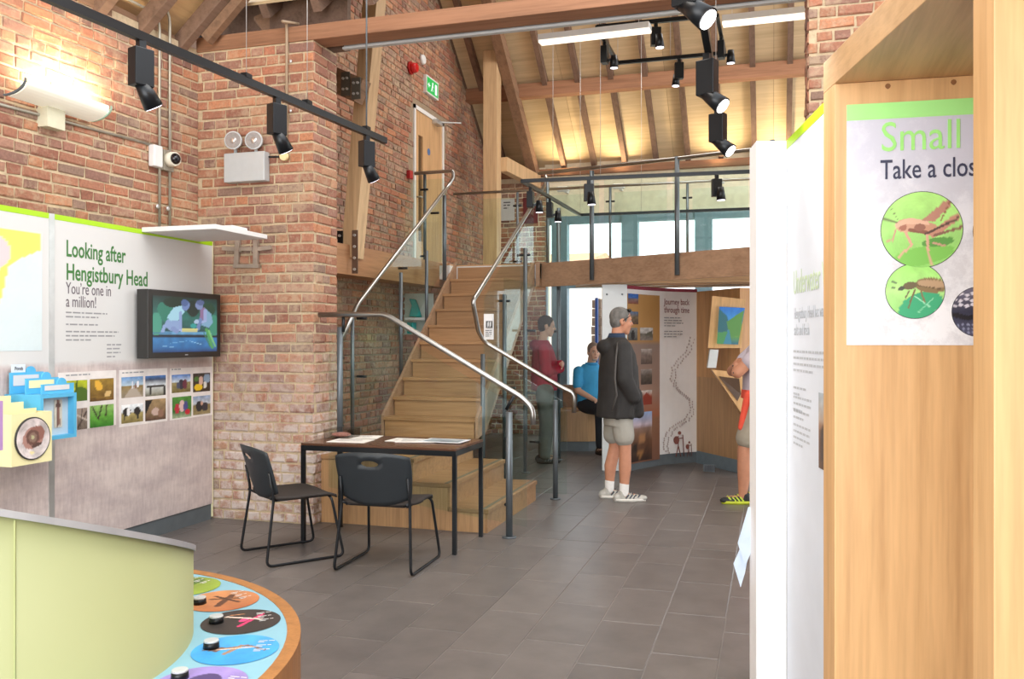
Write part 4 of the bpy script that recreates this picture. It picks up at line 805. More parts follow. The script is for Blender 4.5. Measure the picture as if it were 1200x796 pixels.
# cream box, blue frame box and cards fixed to the map panel
BL = plain('sky_blue_paint', '#57b6e2', .5, 0, .05); CR = plain('cream_paint', '#f2eab4', .5, 0, .03)
def cardpath(f, wd, h): return MB().obox(f.p(wd/2, h/2), f.U * wd/2, f.N*.005, (0, 0, h/2))
bx = thing('cream_box', 'cream box with a round specimen porthole below the map', 'display box', (-4.29, 3.97, .78))
XB = -4.10; W_, hb = .285, .295; f1 = Fr((XB, 3.83, .78), (0, 1, 0), (1, 0, 0)); t_ = .014; m = MB()
m.box((PX, 3.83, .78), (XB, 4.115, .78 + t_)).box((XB - t_, 3.83, .78 + t_), (XB, 4.115, 1.075)).box((PX, 3.83, .78 + t_), (XB - t_, 3.83 + t_, 1.075)).box((PX, 4.115 - t_, .78 + t_), (XB - t_, 4.115, 1.075))
part('box', m, CR, bx)
ring = part('porthole', MB().cyl(f1.p(W_*.5, hb*.5, 0), f1.p(W_*.5, hb*.5, .008), hb*.42, None, 40), plain('dark_ring', '#3a3836', .3), bx)
print_mesh(f1, W_*.5 - hb*.395, hb*.105, hb*.79, hb*.79, 48, 18, [(0, '#d9cfcd'), (1, '#d3c6c4')], [('e', .5, .52, .34, .26, .4, '#b08478'), ('e', .58, .6, .26, .2, .3, '#946458'), ('e', .48, .53, .2, .19, 0, '#6b4a40'), ('e', .48, .53, .12, .12, 0, '#8a6e60'), ('e', .48, .53, .05, .05, 0, '#b9b48c'), ('e', .6, .33, .16, .05, .2, '#5a4038'), ('e', .45, .15, .06, .04, 0, '#efe2a8')], PRINT, ring, 'specimen', n=.0095, circle=True, noise=.4)
for k in range(4):
    x = -4.44 + .085 * k; hh = .40 - .035 * k; f = Fr((x, 3.85, .80), (0, 1, 0), (1, 0, 0))
    single('cream_card', cardpath(f, .20 + .01 * k, hh), CR, ['cream card standing in cream box, rearmost and tallest', 'cream card standing in cream box, second from the back', 'cream card standing in cream box, third from the back', 'cream card standing in cream box, frontmost and lowest'][k], 'card', 'cream cards in the cream box')
cbx = thing('blue_case', 'sky blue shadow box with a dried stem, beside the cream box', 'display box', (-4.33, 4.27, .887))
f2 = Fr((-4.2, 4.13, .887), (0, 1, 0), (1, 0, 0)); W2, h2, dep = .28, .279, .275; t_ = .022; fm = MB()
for (x0, x1, y0_, y1_) in ((0, t_, 0, h2), (W2 - t_, W2, 0, h2), (t_, W2 - t_, 0, t_), (t_, W2 - t_, h2 - t_, h2)): fm.obox(f2.p((x0+x1)/2, (y0_+y1_)/2, -dep/2), f2.U*(x1-x0)/2, f2.N*dep/2, (0, 0, (y1_-y0_)/2))
part('frame', fm, BL, cbx); part('back', MB().obox(f2.p(W2/2, h2/2, -.05), f2.U*(W2/2 - t_), f2.N*.004, (0, 0, h2/2 - t_)), plain('pale_blue_back', '#c3d4de', .5), cbx)
print_mesh(f2, W2*.52, h2*.24, W2*.22, h2*.62, 8, 24, [(0, '#cfc8b8'), (1, '#cfc8b8')], [('l', .4, .05, .45, .95, .2, '#7a5248'), ('l', .7, .1, .6, .9, .15, '#96705e'), ('e', .5, .8, .3, .1, 0, '#5f4038')], PRINT, cbx, 'dried_stem', n=-.042)
for k in range(3):
    nm = ['rearmost sky blue index card holder reading Ponds', 'middle sky blue index card holder above the shadow box', 'front sky blue index card holder on the shadow box'][k]
    h_ = .13 - .035 * k; wd = .25; ff = Fr((-4.45 + .11 * k, 4.145 + .01 * k, 1.167), (0, 1, 0), (1, 0, 0)); t = thing('card_holder', nm, 'card holder', ff.O, 0, 'blue card holders by the map')
    part('card', cardpath(ff, wd, h_), BL, t); part('tab', MB().extr([ff.p(wd*.62 + .036*math.cos(a_*math.pi/10), h_ + .036*math.sin(a_*math.pi/10), .005) for a_ in range(11)], ff.N * -.01), BL, t)
    part('sheet', MB().obox(ff.p(wd*.46, h_*.62, .007), ff.U * wd*.38, ff.N*.001, (0, 0, h_*.25)), WHITEB if k != 1 else CR, t)
    if k == 0:
        part('name_tab', MB().obox(ff.p(wd*.25, h_ + .022, 0), ff.U * .05, ff.N*.003, (0, 0, .028)), plain('pale_label', '#dfe8f2', .5), t); text('Ponds', ff, wd*.25, h_ + .014, .032, INK, t, n=.005, align='CENTER')
q0_, q1_ = at(-30, 528, 4.3), at(1.5, 470, 4.3); single('purple_card', MB().box(q0_, q1_ + Vector((0, .01, 0))), plain('lilac', '#b58fc4', .5), 'lilac card cut by the left edge of the photo', 'card')
# ================================================================== table, papers, chairs
tb = thing('folding_table', 'black framed table with brown top by the stairs', 'table', (-2.71, 5.93, 0))
TOPB = wood('brown_laminate', '#5a3d2e', '#3e2a20', 0, .6, .22)
X0, X1, Y0, Y1 = -3.32, -2.105, 5.62, 6.215
boxp('tabletop', (X0, Y0, .722), (X1, Y1, .74), TOPB, tb, bevel=.003); 
for a, b in (((X0, Y0, .685), (X1, Y0 + .025, .722)), ((X0, Y1 - .025, .685), (X1, Y1, .722)), ((X0, Y0 + .025, .685), (X0 + .025, Y1 - .025, .722)), ((X1 - .025, Y0 + .025, .685), (X1, Y1 - .025, .722))): boxp('frame_rail', a, b, BLACKM, tb)
for x in (X0, X1 - .028):
    for y in (Y0, Y1 - .028): boxp('leg', (x, y, 0), (x + .028, y + .028, .69), BLACKM, tb)
def paper(cx, cy, w, h, rot, z, label, col='#efe9e2', pic=False):
    f = Fr((cx, cy, .7405 + z), (math.cos(rot), math.sin(rot), 0), (0, 0, 1), (-math.sin(rot), math.cos(rot), 0)); r_ = thing('leaflet', label, 'paper', (cx, cy, .7405 + z), rot, 'papers on the black table')
    part('sheet', MB().obox(f.p(0, 0, .001), f.U*w/2, f.V*h/2, (0, 0, .0012)), plain('paper' + col[1:], col, .5, 0, .02), r_)
    if pic: print_mesh(f, -w*.42, -h*.38, w*.84, h*.76, 12, 10, [(0, '#6f7e86'), (1, '#a8b4ba')], [('e', .5, .5, .3, .2, .4, '#56646c'), ('l', .1, .3, .8, .6, .08, '#c7ccd0')], PRINT, r_, 'picture', n=.003, noise=.4)
    else: lines(f, -w*.38, h*.3, w*.7, 5, h*.13, r_, INKL, n=.003)
paper(-3.02, 5.83, .297, .21, .05, 0, 'white printed sheet on the table nearest the left chair'); paper(-3.06, 6.08, .297, .21, .2, 0, 'white sheet at the back edge of table behind first sheet')
paper(-2.62, 5.99, .297, .21, -.03, 0, 'white sheet in the middle of table with a sketch'); paper(-2.54, 5.955, .297, .21, .25, .003, 'loose white sheet crossing the middle sheet on table')
paper(-2.33, 5.99, .33, .22, -.04, .006, 'grey blue pictured leaflet near right end of table', '#e4e6e8', True)
tr = thing('clear_tray', 'clear plastic tray of leaflets at left end of table', 'tray', (-3.2, 6.02, .741))
CLR = plain('frosted_plastic', '#c9bfb6', .2); tt = MB()
for a, b in (((-3.30, 5.92, .741), (-3.09, 6.12, .744)), ((-3.30, 5.92, .744), (-3.30 + .003, 6.12, .81)), ((-3.093, 5.92, .744), (-3.09, 6.12, .81)), ((-3.297, 6.117, .744), (-3.093, 6.12, .81)), ((-3.297, 5.92, .744), (-3.093, 5.923, .79))): tt.box(a, b)
part('tray_walls', tt, glass_mat('tray_plastic', (.86, .84, .82)), tr)
single('leaflet_bundle', MB().ell((-3.19, 6.0, .765), (.08, .06, .018), 14, 8), plain('pinkish_paper', '#a4746a', .6, 0, .3, 60), 'reddish bundle of leaflets lying in the clear tray', 'paper', None)
# stacking chair with sled frame; faces +Y locally
def make_chair(label):
    t = thing('stacking_chair', label, 'chair', (0, 0, 0), 0, 'black stacking chairs at the table')
    CH = plain('chair_plastic', '#252b30', .5, 0, .06); SE = plain('seat_fabric', '#2b2420', .75, 0, .15, 60)
    back = MB(); nx, ny = 16, 12; V = []
    hole = lambda x, z: ((x / .058) ** 2 + ((z - .715) / .021) ** 2) < 1
    def bp(i, j, off):
        tx = -1 + 2 * i / nx; tz = j / ny; zb_ = .43 + .05 * tx ** 2 * (1 if True else 0); zt_ = .785 - .03 * abs(tx) ** 3; z = zb_ + (zt_ - zb_) * tz
        hw = .262 * (1 - .10 * (1 - tz) ** 2) * (1 - .03 * tz ** 6); return Vector((tx * hw, -.235 - .10 * (z - .45) / .33 + .05 * tx ** 2 * 1.0 + off, z))
    # oval hand hole cut by leaving out the middle top cells
    for off in (0, .012):
        for j in range(ny + 1):
            for i in range(nx + 1): V.append(bp(i, j, off))
    n1 = (nx + 1) * (ny + 1); idx = lambda i, j, k=0: k * n1 + j * (nx + 1) + i; cells = set((i, j) for i in range(nx) for j in range(ny)) - {(i, 9) for i in range(6, 10)} - {(i, 10) for i in range(6, 10)}
    # pull hole rim into an oval
    for k in (0, 1):
        for i in range(6, 11):
            for j in (9, 11):
                tx = (i - 8) / 2; p = V[idx(i, j, k)]; zc = .5 * (V[idx(8, 9, k)].z + V[idx(8, 11, k)].z) if False else .712
                V[idx(i, j, k)] = Vector((.055 * tx if abs(tx) < 1 else .05 * tx, p.y, zc + (.021 if j == 11 else -.021) * math.sqrt(max(0, 1 - (tx * .8) ** 2))))
        for i in (6, 10): p = V[idx(i, 10, k)]; V[idx(i, 10, k)] = Vector((.062 * (1 if i == 10 else -1), p.y, .712))
    fs = []
    for (i, j) in cells:
        fs.append((idx(i, j, 1), idx(i+1, j, 1), idx(i+1, j+1, 1), idx(i, j+1, 1))); fs.append((idx(i, j), idx(i, j+1), idx(i+1, j+1), idx(i+1, j)))
        for (di, dj, a, b) in ((-1, 0, (i, j+1), (i, j)), (1, 0, (i+1, j), (i+1, j+1)), (0, -1, (i, j), (i+1, j)), (0, 1, (i+1, j+1), (i, j+1))):
            if (i+di, j+dj) not in cells: fs.append((idx(*a), idx(*b), idx(*b, 1), idx(*a, 1)))
    back.smooth = True; back.add(V, fs); back.smooth = False; part('backrest', back, CH, t, False)
    seat = MB(); V = []; nx, ny = 12, 12
    for off in (0, -.02):
        for j in range(ny + 1):
            for i in range(nx + 1):
                tx = -1 + 2*i/nx; ty = -1 + 2*j/ny; k = (1 - .06 * abs(ty) ** 6); hw = (.252 if ty < 0 else .24) * k
                y = .235 * ty * (1 - .08 * abs(tx) ** 6) + .02; z = .452 - .012 * (1 - tx*tx) - .03 * max(0, ty - .55) ** 2 * 4 + .012 * max(0, -ty - .5); V.append(Vector((tx * hw, y, z + off)))
    n1 = (nx+1)*(ny+1); fs = []
    for j in range(ny):
        for i in range(nx): a = j*(nx+1)+i; fs += [(a, a+1, a+nx+2, a+nx+1), (n1+a, n1+a+nx+1, n1+a+nx+2, n1+a+1)]
    rim = [i for i in range(nx+1)] + [(j)*(nx+1)+nx for j in range(1, ny+1)] + [ny*(nx+1)+i for i in range(nx-1, -1, -1)] + [j*(nx+1) for j in range(ny-1, 0, -1)]
    for a, b in zip(rim, rim[1:] + rim[:1]): fs.append((b, a, n1+a, n1+b))
    seat.smooth = True; seat.add(V, fs); seat.smooth = False; part('seat', seat, SE, t, False)
    for s in (-1, 1):
        part('leg_frame', MB().tube(rounded([(s*.232, -.248, .62), (s*.235, -.215, .45), (s*.265, -.275, .012), (s*.265, .27, .012), (s*.232, .19, .425), (s*.10, .17, .425)], .045, 5), .0095, 10), BLACKM, t, False)
        part('seat_rail', MB().tube([(s*.21, -.2, .428), (s*.205, .18, .428)], .008, 8), BLACKM, t, False)
    part('cross_bar', MB().tube(rounded([(-.225, -.235, .45), (-.2, -.2, .43), (.2, -.2, .43), (.225, -.235, .45)], .03), .008, 8), BLACKM, t, False)
    return t
ch = make_chair('black chair with its back to the camera, at table middle')
ch.location = (-2.45, 5.27, 0); ch.rotation_euler = (0, 0, math.radians(2))
c2_ = copy_tree(ch); c2_.location = (-3.205, 5.31, 0); c2_.rotation_euler = (0, 0, math.radians(-38)); c2_['label'] = 'black chair at left end of table, seen from the side before the pier'
# ================================================================== right: white panel and oak cabinet
g2 = lambda L, D: LD(L, D)
WPT = 2.3
wp = thing('white_display_wall', 'tall overexposed white display panel with green top edge by the oak cabinet', 'display panel', LD(1.06, 3.3, 0))
d_ = .093; L0, D0 = 1.106, 3.47
def wpt(D, off=0): return LD(L0 + d_ * (D - D0) - 0 + off, D)
def q4(pts, z0, z1, mat, root, nm, bevel=0): return part(nm, MB().prism([(p.x, p.y) for p in pts], z0, z1), mat, root, bevel=bevel)
q4([wpt(3.47), wpt(3.47, -.122) + Vector((0, 0, 0)), wpt(3.62, -.122), wpt(3.62)][::-1], 0, WPT, plain('bright_white', '#f7f6f6', .5, 0, .01), wp, 'end_post', .002)
FACEP = plain('panel_face', '#d9dfe8', .45, 0, .04, 4)
q4([wpt(2.8), wpt(3.465), wpt(3.465, .05), wpt(2.8, .05)][::-1], 0, WPT - .035, FACEP, wp, 'board'); q4([wpt(2.8, -.002), wpt(3.465, -.002), wpt(3.465, .05), wpt(2.8, .05)][::-1], WPT - .035, WPT, LIME, wp, 'top_edge')
wU = (wpt(2.6) - wpt(3.4)).normalized(); wN = Vector((wU.y, -wU.x, 0)); 
if wN.dot(-wpt(3)) < 0: wN = -wN
wf = Fr(wpt(3.465), wU, wN)
def wq(u, v):    # point on panel face under a pixel
    k = (u - 600) / F; D = (L0 - d_ * D0) / (k - d_); p = at(u, v, D); return wf.inv(p)
a, b = wq(930, 345); text('Underwater W', wf, a, b, .13, plain('pale_green_ink', '#c6d6b4', .6), wp, 'heading', sx=.62)
GI = plain('soft_grey_ink', '#b9bdc2', .6)
a, b = wq(931, 374); text('Hengistbury Head has wa', wf, a, b, .062, GI, wp, 'heading', sx=.66); a, b = wq(931, 393); text('salts and fresh', wf, a, b, .062, GI, wp, 'heading', sx=.66)
for u_, v_, n_, w_ in ((930, 413, 4, .5), (930, 455, 2, .2), (930, 466, 3, .28), (930, 482, 2, .26), (930, 498, 4, .28)): a, b = wq(u_, v_); lines(wf, a, b, w_, n_, .024, wp, GI, seed=v_)
a, b = wq(960, 548); a1, b1 = wq(960, 460); print_mesh(wf, a, b, .35, b1 - b, 10, 14, [(0, '#6a4c38'), (.55, '#8a6040'), (.7, '#c3b6a8'), (1, '#b8c4cc')], [('e', .3, .3, .3, .3, 0, '#4a3a30')], PRINT, wp, noise=.3)
# oak side board and green crate hidden behind the white panel, with hanging leaflets
ob = thing('oak_side_board', 'thin oak edge board left of the white panel', 'board', LD(.985, 3.66, 0)); q4([LD(1.012, 3.63), LD(1.06, 3.63), LD(1.06, 3.66), LD(1.021, 3.66)], .70, 1.83, OAK, ob, 'board')
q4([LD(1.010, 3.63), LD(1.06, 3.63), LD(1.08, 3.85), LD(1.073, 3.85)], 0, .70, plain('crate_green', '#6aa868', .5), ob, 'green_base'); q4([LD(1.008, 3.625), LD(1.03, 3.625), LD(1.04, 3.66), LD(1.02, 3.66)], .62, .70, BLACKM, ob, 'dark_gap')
lf_ = thing('hanging_leaflets', 'pale blue paper leaflets hanging from the oak side board', 'paper', LD(.96, 3.6, .65))
for k, (dx, tz, bz, w_) in enumerate(((0, .92, .55, .035), (.02, .90, .60, .03), (-.015, .80, .46, .028))):
    c0, c1 = LD(.995 + dx * .5, 3.60 + k * .006, tz - .12), LD(.963 + dx, 3.6 + k * .006, bz); r_ = Vector((CA, SA, 0)); part('sheet', MB().extr([c0 - r_ * .008, c0 + r_ * .02, c1 + r_ * w_ + Vector((0, 0, .06)), c1 + r_ * .01, c1 - r_ * .02 + Vector((0, 0, .1))], (0, .002, 0)), plain('leaflet_blue', '#c6d4e6', .5), lf_)
# oak cabinet
oc = thing('oak_cabinet', 'large pale oak display cabinet filling the right edge', 'cabinet', LD(1.2, 2.2, 0))
SL_ = .0495
def oL(D): return .973 - SL_ * (2.6 - D)
Ul_ = Vector((.372, -.085)); Ul_.normalize()
def oq(D, back): L, d = oL(D) + Ul_.x * back, D + Ul_.y * back; return LD(L, d)
TH = .105; ZI, ZT = 2.272, 2.368
def quad(D1, D2, b0, b1): return [oq(D1, b0), oq(D2, b0), oq(D2, b1), oq(D1, b1)][::-1]
OAKR = wood('oak_cabinet_face', '#d8ac78', '#b88a58', 2, .55, .4); OAKR2 = wood('oak_cabinet_edge', '#d5a872', '#b68854', 2, 1.0, .4); OAKT = wood('oak_cabinet_top', '#cda679', '#ac8458', 1, .8, .4)
q4(quad(2.6, 2.708, 0, .8), 0, ZT - .0965, OAKR, oc, 'end_panel', .002); q4(quad(1.656, 1.74, 0, .8), 0, ZT - .0965, OAKR, oc, 'near_panel', .002)
q4(quad(1.2, 2.708, 0, .8), ZI, ZT, OAKT, oc, 'top_board', .002)
q4(quad(1.741, 2.599, .78, .8), 0, ZI, OAKR2, oc, 'back_panel')
pU = (oq(2.6, .8) - oq(2.6, 0)); pU.z = 0; pU.normalize(); pN = Vector((pU.y, -pU.x, 0)); of = Fr(oq(2.6, 0), pU, pN)
for a in (.15, .33): part('screw', MB().cyl(of.p(a, 2.25, 0), of.p(a, 2.25, .002), .004, None, 8).cyl(of.p(a, 2.255, 0), of.p(a, 2.255, .001), .008, None, 8), plain('knot', '#8a5c34', .6), oc)
# poster
ps = thing('insect_poster', 'poster of insects in circles headed Small, mounted inside oak cabinet', 'poster', of.p(.05, 1.48, 0))
def oqx(u, v):
    best = None; k = (u - 600) / F; lo, hi = 0, .8
    for _ in range(40):
        m = (lo + hi) / 2; L, D = oL(2.6) + Ul_.x * m, 2.6 + Ul_.y * m
        if L / D < k: lo = m
        else: hi = m
    D = 2.6 + Ul_.y * lo; return lo, H + (398 - v) / F * D
pa0, pz1 = oqx(992, 123.5); _, pz0 = oqx(992, 404.5); pw = .74
t = NT('poster_print'); pos = t.coord(); f_ = t.noise(7, 6, pos, .75); sep = t.new('ShaderNodeSeparateXYZ'); t.link(pos, sep.inputs[0]); mr = t.new('ShaderNodeMapRange'); t.link(sep.outputs[2], mr.inputs[0]); mr.inputs[1].default_value = .25; mr.inputs[2].default_value = .6
t.base(t.mix(mr.outputs[0], t.ramp(f_, [(.42, lin('#d4d3d6')), (.58, lin('#eeeef0'))]), t.ramp(f_, [(.5, lin('#c9c8d4')), (.72, lin('#dddce4'))]))); t.b.inputs['Roughness'].default_value = .4
part('sheet', MB().obox(of.p(pa0 + pw/2, (pz0+pz1)/2, .002), of.U*pw/2, of.N*.002, (0, 0, (pz1-pz0)/2)), t.m, ps)
part('green_band', MB().obox(of.p(pa0 + pw/2, pz1 - .024, .0045), of.U*pw/2, of.N*.0008, (0, 0, .024)), plain('apple_green', '#a6e98a', .5, 0, .02), ps)
a, z = oqx(1031, 178); text('Small Wonders'[:6], of, a, z, .125, plain('bright_green_ink', '#a2e67e', .6), ps, 'heading', n=.006, sx=.86, bold=0); text('W', of, a + .385, z, .125, MATS['bright_green_ink'], ps, 'heading', n=.006, sx=.86, bold=0)
a, z = oqx(1031, 210.5); text('Take a closer look', of, a, z, .082, plain('navy_ink', '#3a3c54', .6), ps, 'heading', n=.006, sx=.70, bold=.0005)
def disc(u0, u1, v0, v1, bg, shp, name, noise=.12, nx=72, ny=30, nn=.0055):
    a0, _ = oqx(u0, 300); a1, _ = oqx(u1, 300); _, zt_ = oqx((u0+u1)/2, v0); _, zb_ = oqx((u0+u1)/2, v1); w_ = a1 - a0; hh = zt_ - zb_; rr_ = (w_ + hh) / 4
    part('picture_rim', MB().cyl(of.p((a0+a1)/2, (zt_+zb_)/2, .003), of.p((a0+a1)/2, (zt_+zb_)/2, nn - .0008), rr_ + .002, None, 48), INK, ps); return print_mesh(of, (a0+a1)/2 - rr_, (zt_+zb_)/2 - rr_, 2*rr_, 2*rr_, nx, ny, bg, shp, PRINT, ps, 'insect_picture', n=nn, circle=True, noise=noise, nsc=10, label=name)
disc(1037, 1107, 310, 372.5, [(0, '#8fd076'), (.5, '#b2e58a'), (1, '#9ee070')], [('e', .6, .2, .4, .26, .4, '#3fa877'), ('l', .5, .4, .9, .1, .02, '#9fe0b8'), ('l', .55, .1, .8, .35, .02, '#8fd8ac'), ('e', .78, .6, .28, .14, -.08, '#8a7350'), ('e', .78, .63, .24, .07, -.08, '#b99a78'), ('l', .55, .6, 1, .52, .015, '#5e4a34'), ('e', .42, .6, .12, .07, .15, '#6f6248'), ('e', .27, .55, .06, .04, .4, '#4f5548'), ('l', .22, .57, .02, .56, .012, '#5b6a50'), ('l', .25, .6, .06, .72, .012, '#5b6a50'), ('l', .5, .52, .42, .3, .03, '#7a6548'), ('l', .42, .3, .38, .12, .02, '#7a6548'), ('l', .6, .5, .66, .3, .03, '#8a7050'), ('l', .4, .5, .34, .38, .025, '#6f6248')], 'green round picture of a brown beetle on a leaf', nn=.0055)
disc(1032.5, 1127, 225, 314, [(0, '#8fcf68'), (.5, '#a6dc7c'), (1, '#b0e67e')], [('e', .5, .15, .4, .12, .2, '#7fc257'), ('e', .7, .33, .2, .06, .1, '#5f9a48'), ('l', .42, .56, .62, .5, .16, '#c9967a'), ('e', .3, .56, .12, .09, .1, '#d2a288'), ('e', .27, .54, .05, .05, 0, '#a8705c'), ('p', [(.17, .6), (.35, .66), (.58, .62), (.6, .56), (.3, .58), (.18, .52)], '#e0b59a'), ('l', .36, .5, .56, .46, .05, '#8c5c4a'), ('e', .48, .53, .07, .05, 0, '#9a6a58'), ('p', [(.5, .62), (.82, .9), (.9, .86), (.66, .6)], '#b98672'), ('p', [(.58, .45), (.95, .72), (.98, .64), (.64, .38)], '#c48e78'), ('l', .55, .44, .95, .64, .03, '#5f4840'), ('l', .66, .42, .99, .52, .035, '#8a6252'), ('l', .74, .62, .86, .88, .018, '#8f5a48'), ('l', .3, .48, .38, .3, .035, '#d8a88e'), ('l', .38, .3, .22, .14, .028, '#d8a88e'), ('l', .57, .42, .58, .2, .035, '#d8a88e'), ('l', .58, .2, .62, .04, .028, '#d8a88e'), ('l', .18, .5, .14, .36, .025, '#c99a84'), ('l', .14, .36, .07, .36, .02, '#c99a84'), ('l', .65, .32, .78, .28, .025, '#c99a84'), ('l', .2, .6, .02, .66, .008, '#6f7a50'), ('l', .22, .62, .1, .84, .008, '#6f7a50')], 'large round picture of a pink brown grasshopper on green', nx=96, ny=44, nn=.0062)
disc(1114, 1180, 338, 393, [(0, '#4a4c66'), (.5, '#2f3044'), (1, '#6a6678')], [('e', .05 + .11 * (k % 9), .62 + .11 * (k // 9) + .03 * (k % 2), .045, .035, 0, '#d6d2dc') for k in range(27)] + [('p', [(0, .5), (.3, .42), (.6, .5), (1, .42), (1, .35), (.6, .4), (.3, .32), (0, .4)], '#14141c')] + [('e', .1 + .1 * (k % 9), .08 + .08 * (k // 9), .03, .02, .4, '#8d93ac') for k in range(27)], 'dark speckled round picture at the poster edge', nn=.0052)
disc(1139.5, 1225, 233, 308, [(0, '#4b4a5c'), (1, '#8a8aa0')], [('e', .4, .5, .2, .3, 0, '#26242e')], 'dark round picture almost hidden behind the near oak panel')
# ================================================================== foreground round desk with lime drum
DC = LD(-1.382, 2.018); DR, RD = .862, .597
dk = thing('round_activity_desk', 'round desk with pale blue top and oak rim at lower left', 'desk', (DC.x, DC.y, 0))
def ringm(r0, r1, z0, z1, n=96):
    mb = MB(); V = []
    for (r, z) in ((r0, z0), (r1, z0), (r1, z1), (r0, z1)): V += [Vector((DC.x + r*math.cos(2*math.pi*i/n), DC.y + r*math.sin(2*math.pi*i/n), z)) for i in range(n)]
    fs = []
    for k in range(4):
        for i in range(n): a, b = k*n, ((k+1) % 4)*n; fs.append((a+i, a+(i+1) % n, b+(i+1) % n, b+i))
    mb.smooth = False; mb.add(V, fs); return mb
part('oak_rim', ringm(DR - .034, DR, .60, .75), wood('oak_rim', '#b27a44', '#8a5a30', 2, 1.2, .4), dk); part('desk_top', ringm(.5, DR - .034, .72, .7485), plain('pale_blue_top', '#84b4c4', .35, 0, .03), dk); part('desk_side', ringm(DR - .03, DR - .012, .02, .60), wood('oak_side', '#a87a4c', '#8a5f38', 2, 1.2, .45), dk)
dr_ = thing('lime_drum', 'large curved lime green drum with slanted grey rim on the desk', 'drum', (DC.x, DC.y, 0)); mb = MB(); n = 128; V = []; V2 = []
def ztop(p): L = CA*p.x + SA*p.y; D = -SA*p.x + CA*p.y; return 1.1156 - .32*(D - 1.768) - .13*(L + .84)
for r, zoff, lst in ((RD, 0, V), (RD + .006, 0, V2)):
    for i in range(n): a = 2*math.pi*i/n; p = Vector((DC.x + r*math.cos(a), DC.y + r*math.sin(a), 0)); lst.append(p)
mb.smooth = True; mb.add([Vector((p.x, p.y, .02)) for p in V] + [Vector((p.x, p.y, ztop(p) - .012)) for p in V], [(i, (i+1) % n, n+(i+1) % n, n+i) for i in range(n)]); mb.smooth = False
mb.f.append(list(range(n, 2*n))); mb.m.append(0); mb.sm.append(False)
part('drum_body', mb, plain('lime_green_laminate', '#a9ad7d', .42, 0, .02, 3), dr_)
mb = MB(); mb.add([Vector((p.x, p.y, ztop(p) - .012)) for p in V2] + [Vector((p.x, p.y, ztop(p) + .002)) for p in V2], [(i, (i+1) % n, n+(i+1) % n, n+i) for i in range(n)] + [list(range(n))[::-1], list(range(n, 2*n))]); part('rim_plate', mb, plain('grey_rim', '#a9a9ac', .4, .1), dr_)
aj = math.atan2(*((at(8, 650, 1.65) - DC).yx)); part('seam', MB().obox(DC + Vector((math.cos(aj), math.sin(aj), 0)) * RD + Vector((0, 0, .59)), (.0015, 0, 0), (0, .0015, 0), (0, 0, .57)), plain('seam_lime', '#a3a874', .5), dr_)
for k, (ang, bg, shp, nm, kn) in enumerate((
  (5.5, [(0, '#2f8fd0'), (1, '#48a4dc')], [('l', .62, .62, .28, .5, .05, '#8a6a50'), ('l', .62, .62, .85, .45, .04, '#7a5a44'), ('p', [(.12, .5), (.3, .42), (.36, .56), (.2, .62)], '#6b4c3c'), ('l', .4, .35, .55, .62, .06, '#9a7a60'), ('l', .3, .5, .7, .56, .03, '#d8c0a8')] , 'bright blue disc with a flying bird of prey', 7),
  (22.6, [(0, '#2c2624'), (1, '#352e2b')], [('l', .45, .3, .8, .7, .05, '#d8316a'), ('e', .55, .55, .1, .05, .8, '#e0407a'), ('l', .35, .75, .75, .5, .04, '#e8d0c0'), ('l', .4, .8, .55, .8, .03, '#c98a5a')], 'dark brown disc with pink and white creatures', 24),
  (39.8, [(0, '#a8623a'), (1, '#c88a58')], [('l', .35, .3, .7, .65, .1, '#5a3826'), ('l', .4, .65, .75, .45, .07, '#6f4a30'), ('l', .5, .75, .65, .3, .05, '#4a2e20')], 'orange brown disc with dark twigs', 41),
  (57, [(0, '#8fa83a'), (1, '#6f7a34')], [('l', .2, .5, .8, .6, .2, '#4f6a2c'), ('e', .5, .7, .3, .12, .3, '#8a8a5a')], 'green disc half hidden behind the lime drum', 58),
  (-11.5, [(0, '#7f6aa8'), (1, '#9a86c4')], [('e', .5, .5, .2, .3, 0, '#4a3a6a')], 'violet disc next to the blue bird disc', -9.5))):
    a = YAW + math.radians(ang); er, et = Vector((math.cos(a), math.sin(a), 0)), Vector((-math.sin(a), math.cos(a), 0)); c = DC + er * .716 + Vector((0, 0, .7492)); fr_ = Fr(c, er, (0, 0, 1), et); sc2 = .102
    pr_ = print_mesh(fr_, -sc2, -sc2, 2*sc2, 2*sc2, 64, 28, bg, shp, PRINT, dk, 'picture_disc', n=.0008, circle=True, noise=.18, label=nm)
    for r2 in range(3): lines(fr_, .045 + .0 * r2, .05 - .03*r2, .04, 2, .010, pr_, WHITE, n=.0016, seed=r2)
    a = YAW + math.radians(kn); q = DC + Vector((math.cos(a), math.sin(a), 0)) * .655 + Vector((0, 0, .749)); kb = part('knob', MB().cyl(q, q + Vector((0, 0, .016)), .0195, .018, 24), BLACKM, dk); part('knob_cap', MB().cyl(q + Vector((0, 0, .016)), q + Vector((0, 0, .02)), .0185, .017, 24).box(q + Vector((-.002, -.018, .016)), q + Vector((.002, 0, .0205))), LGREY, kb)
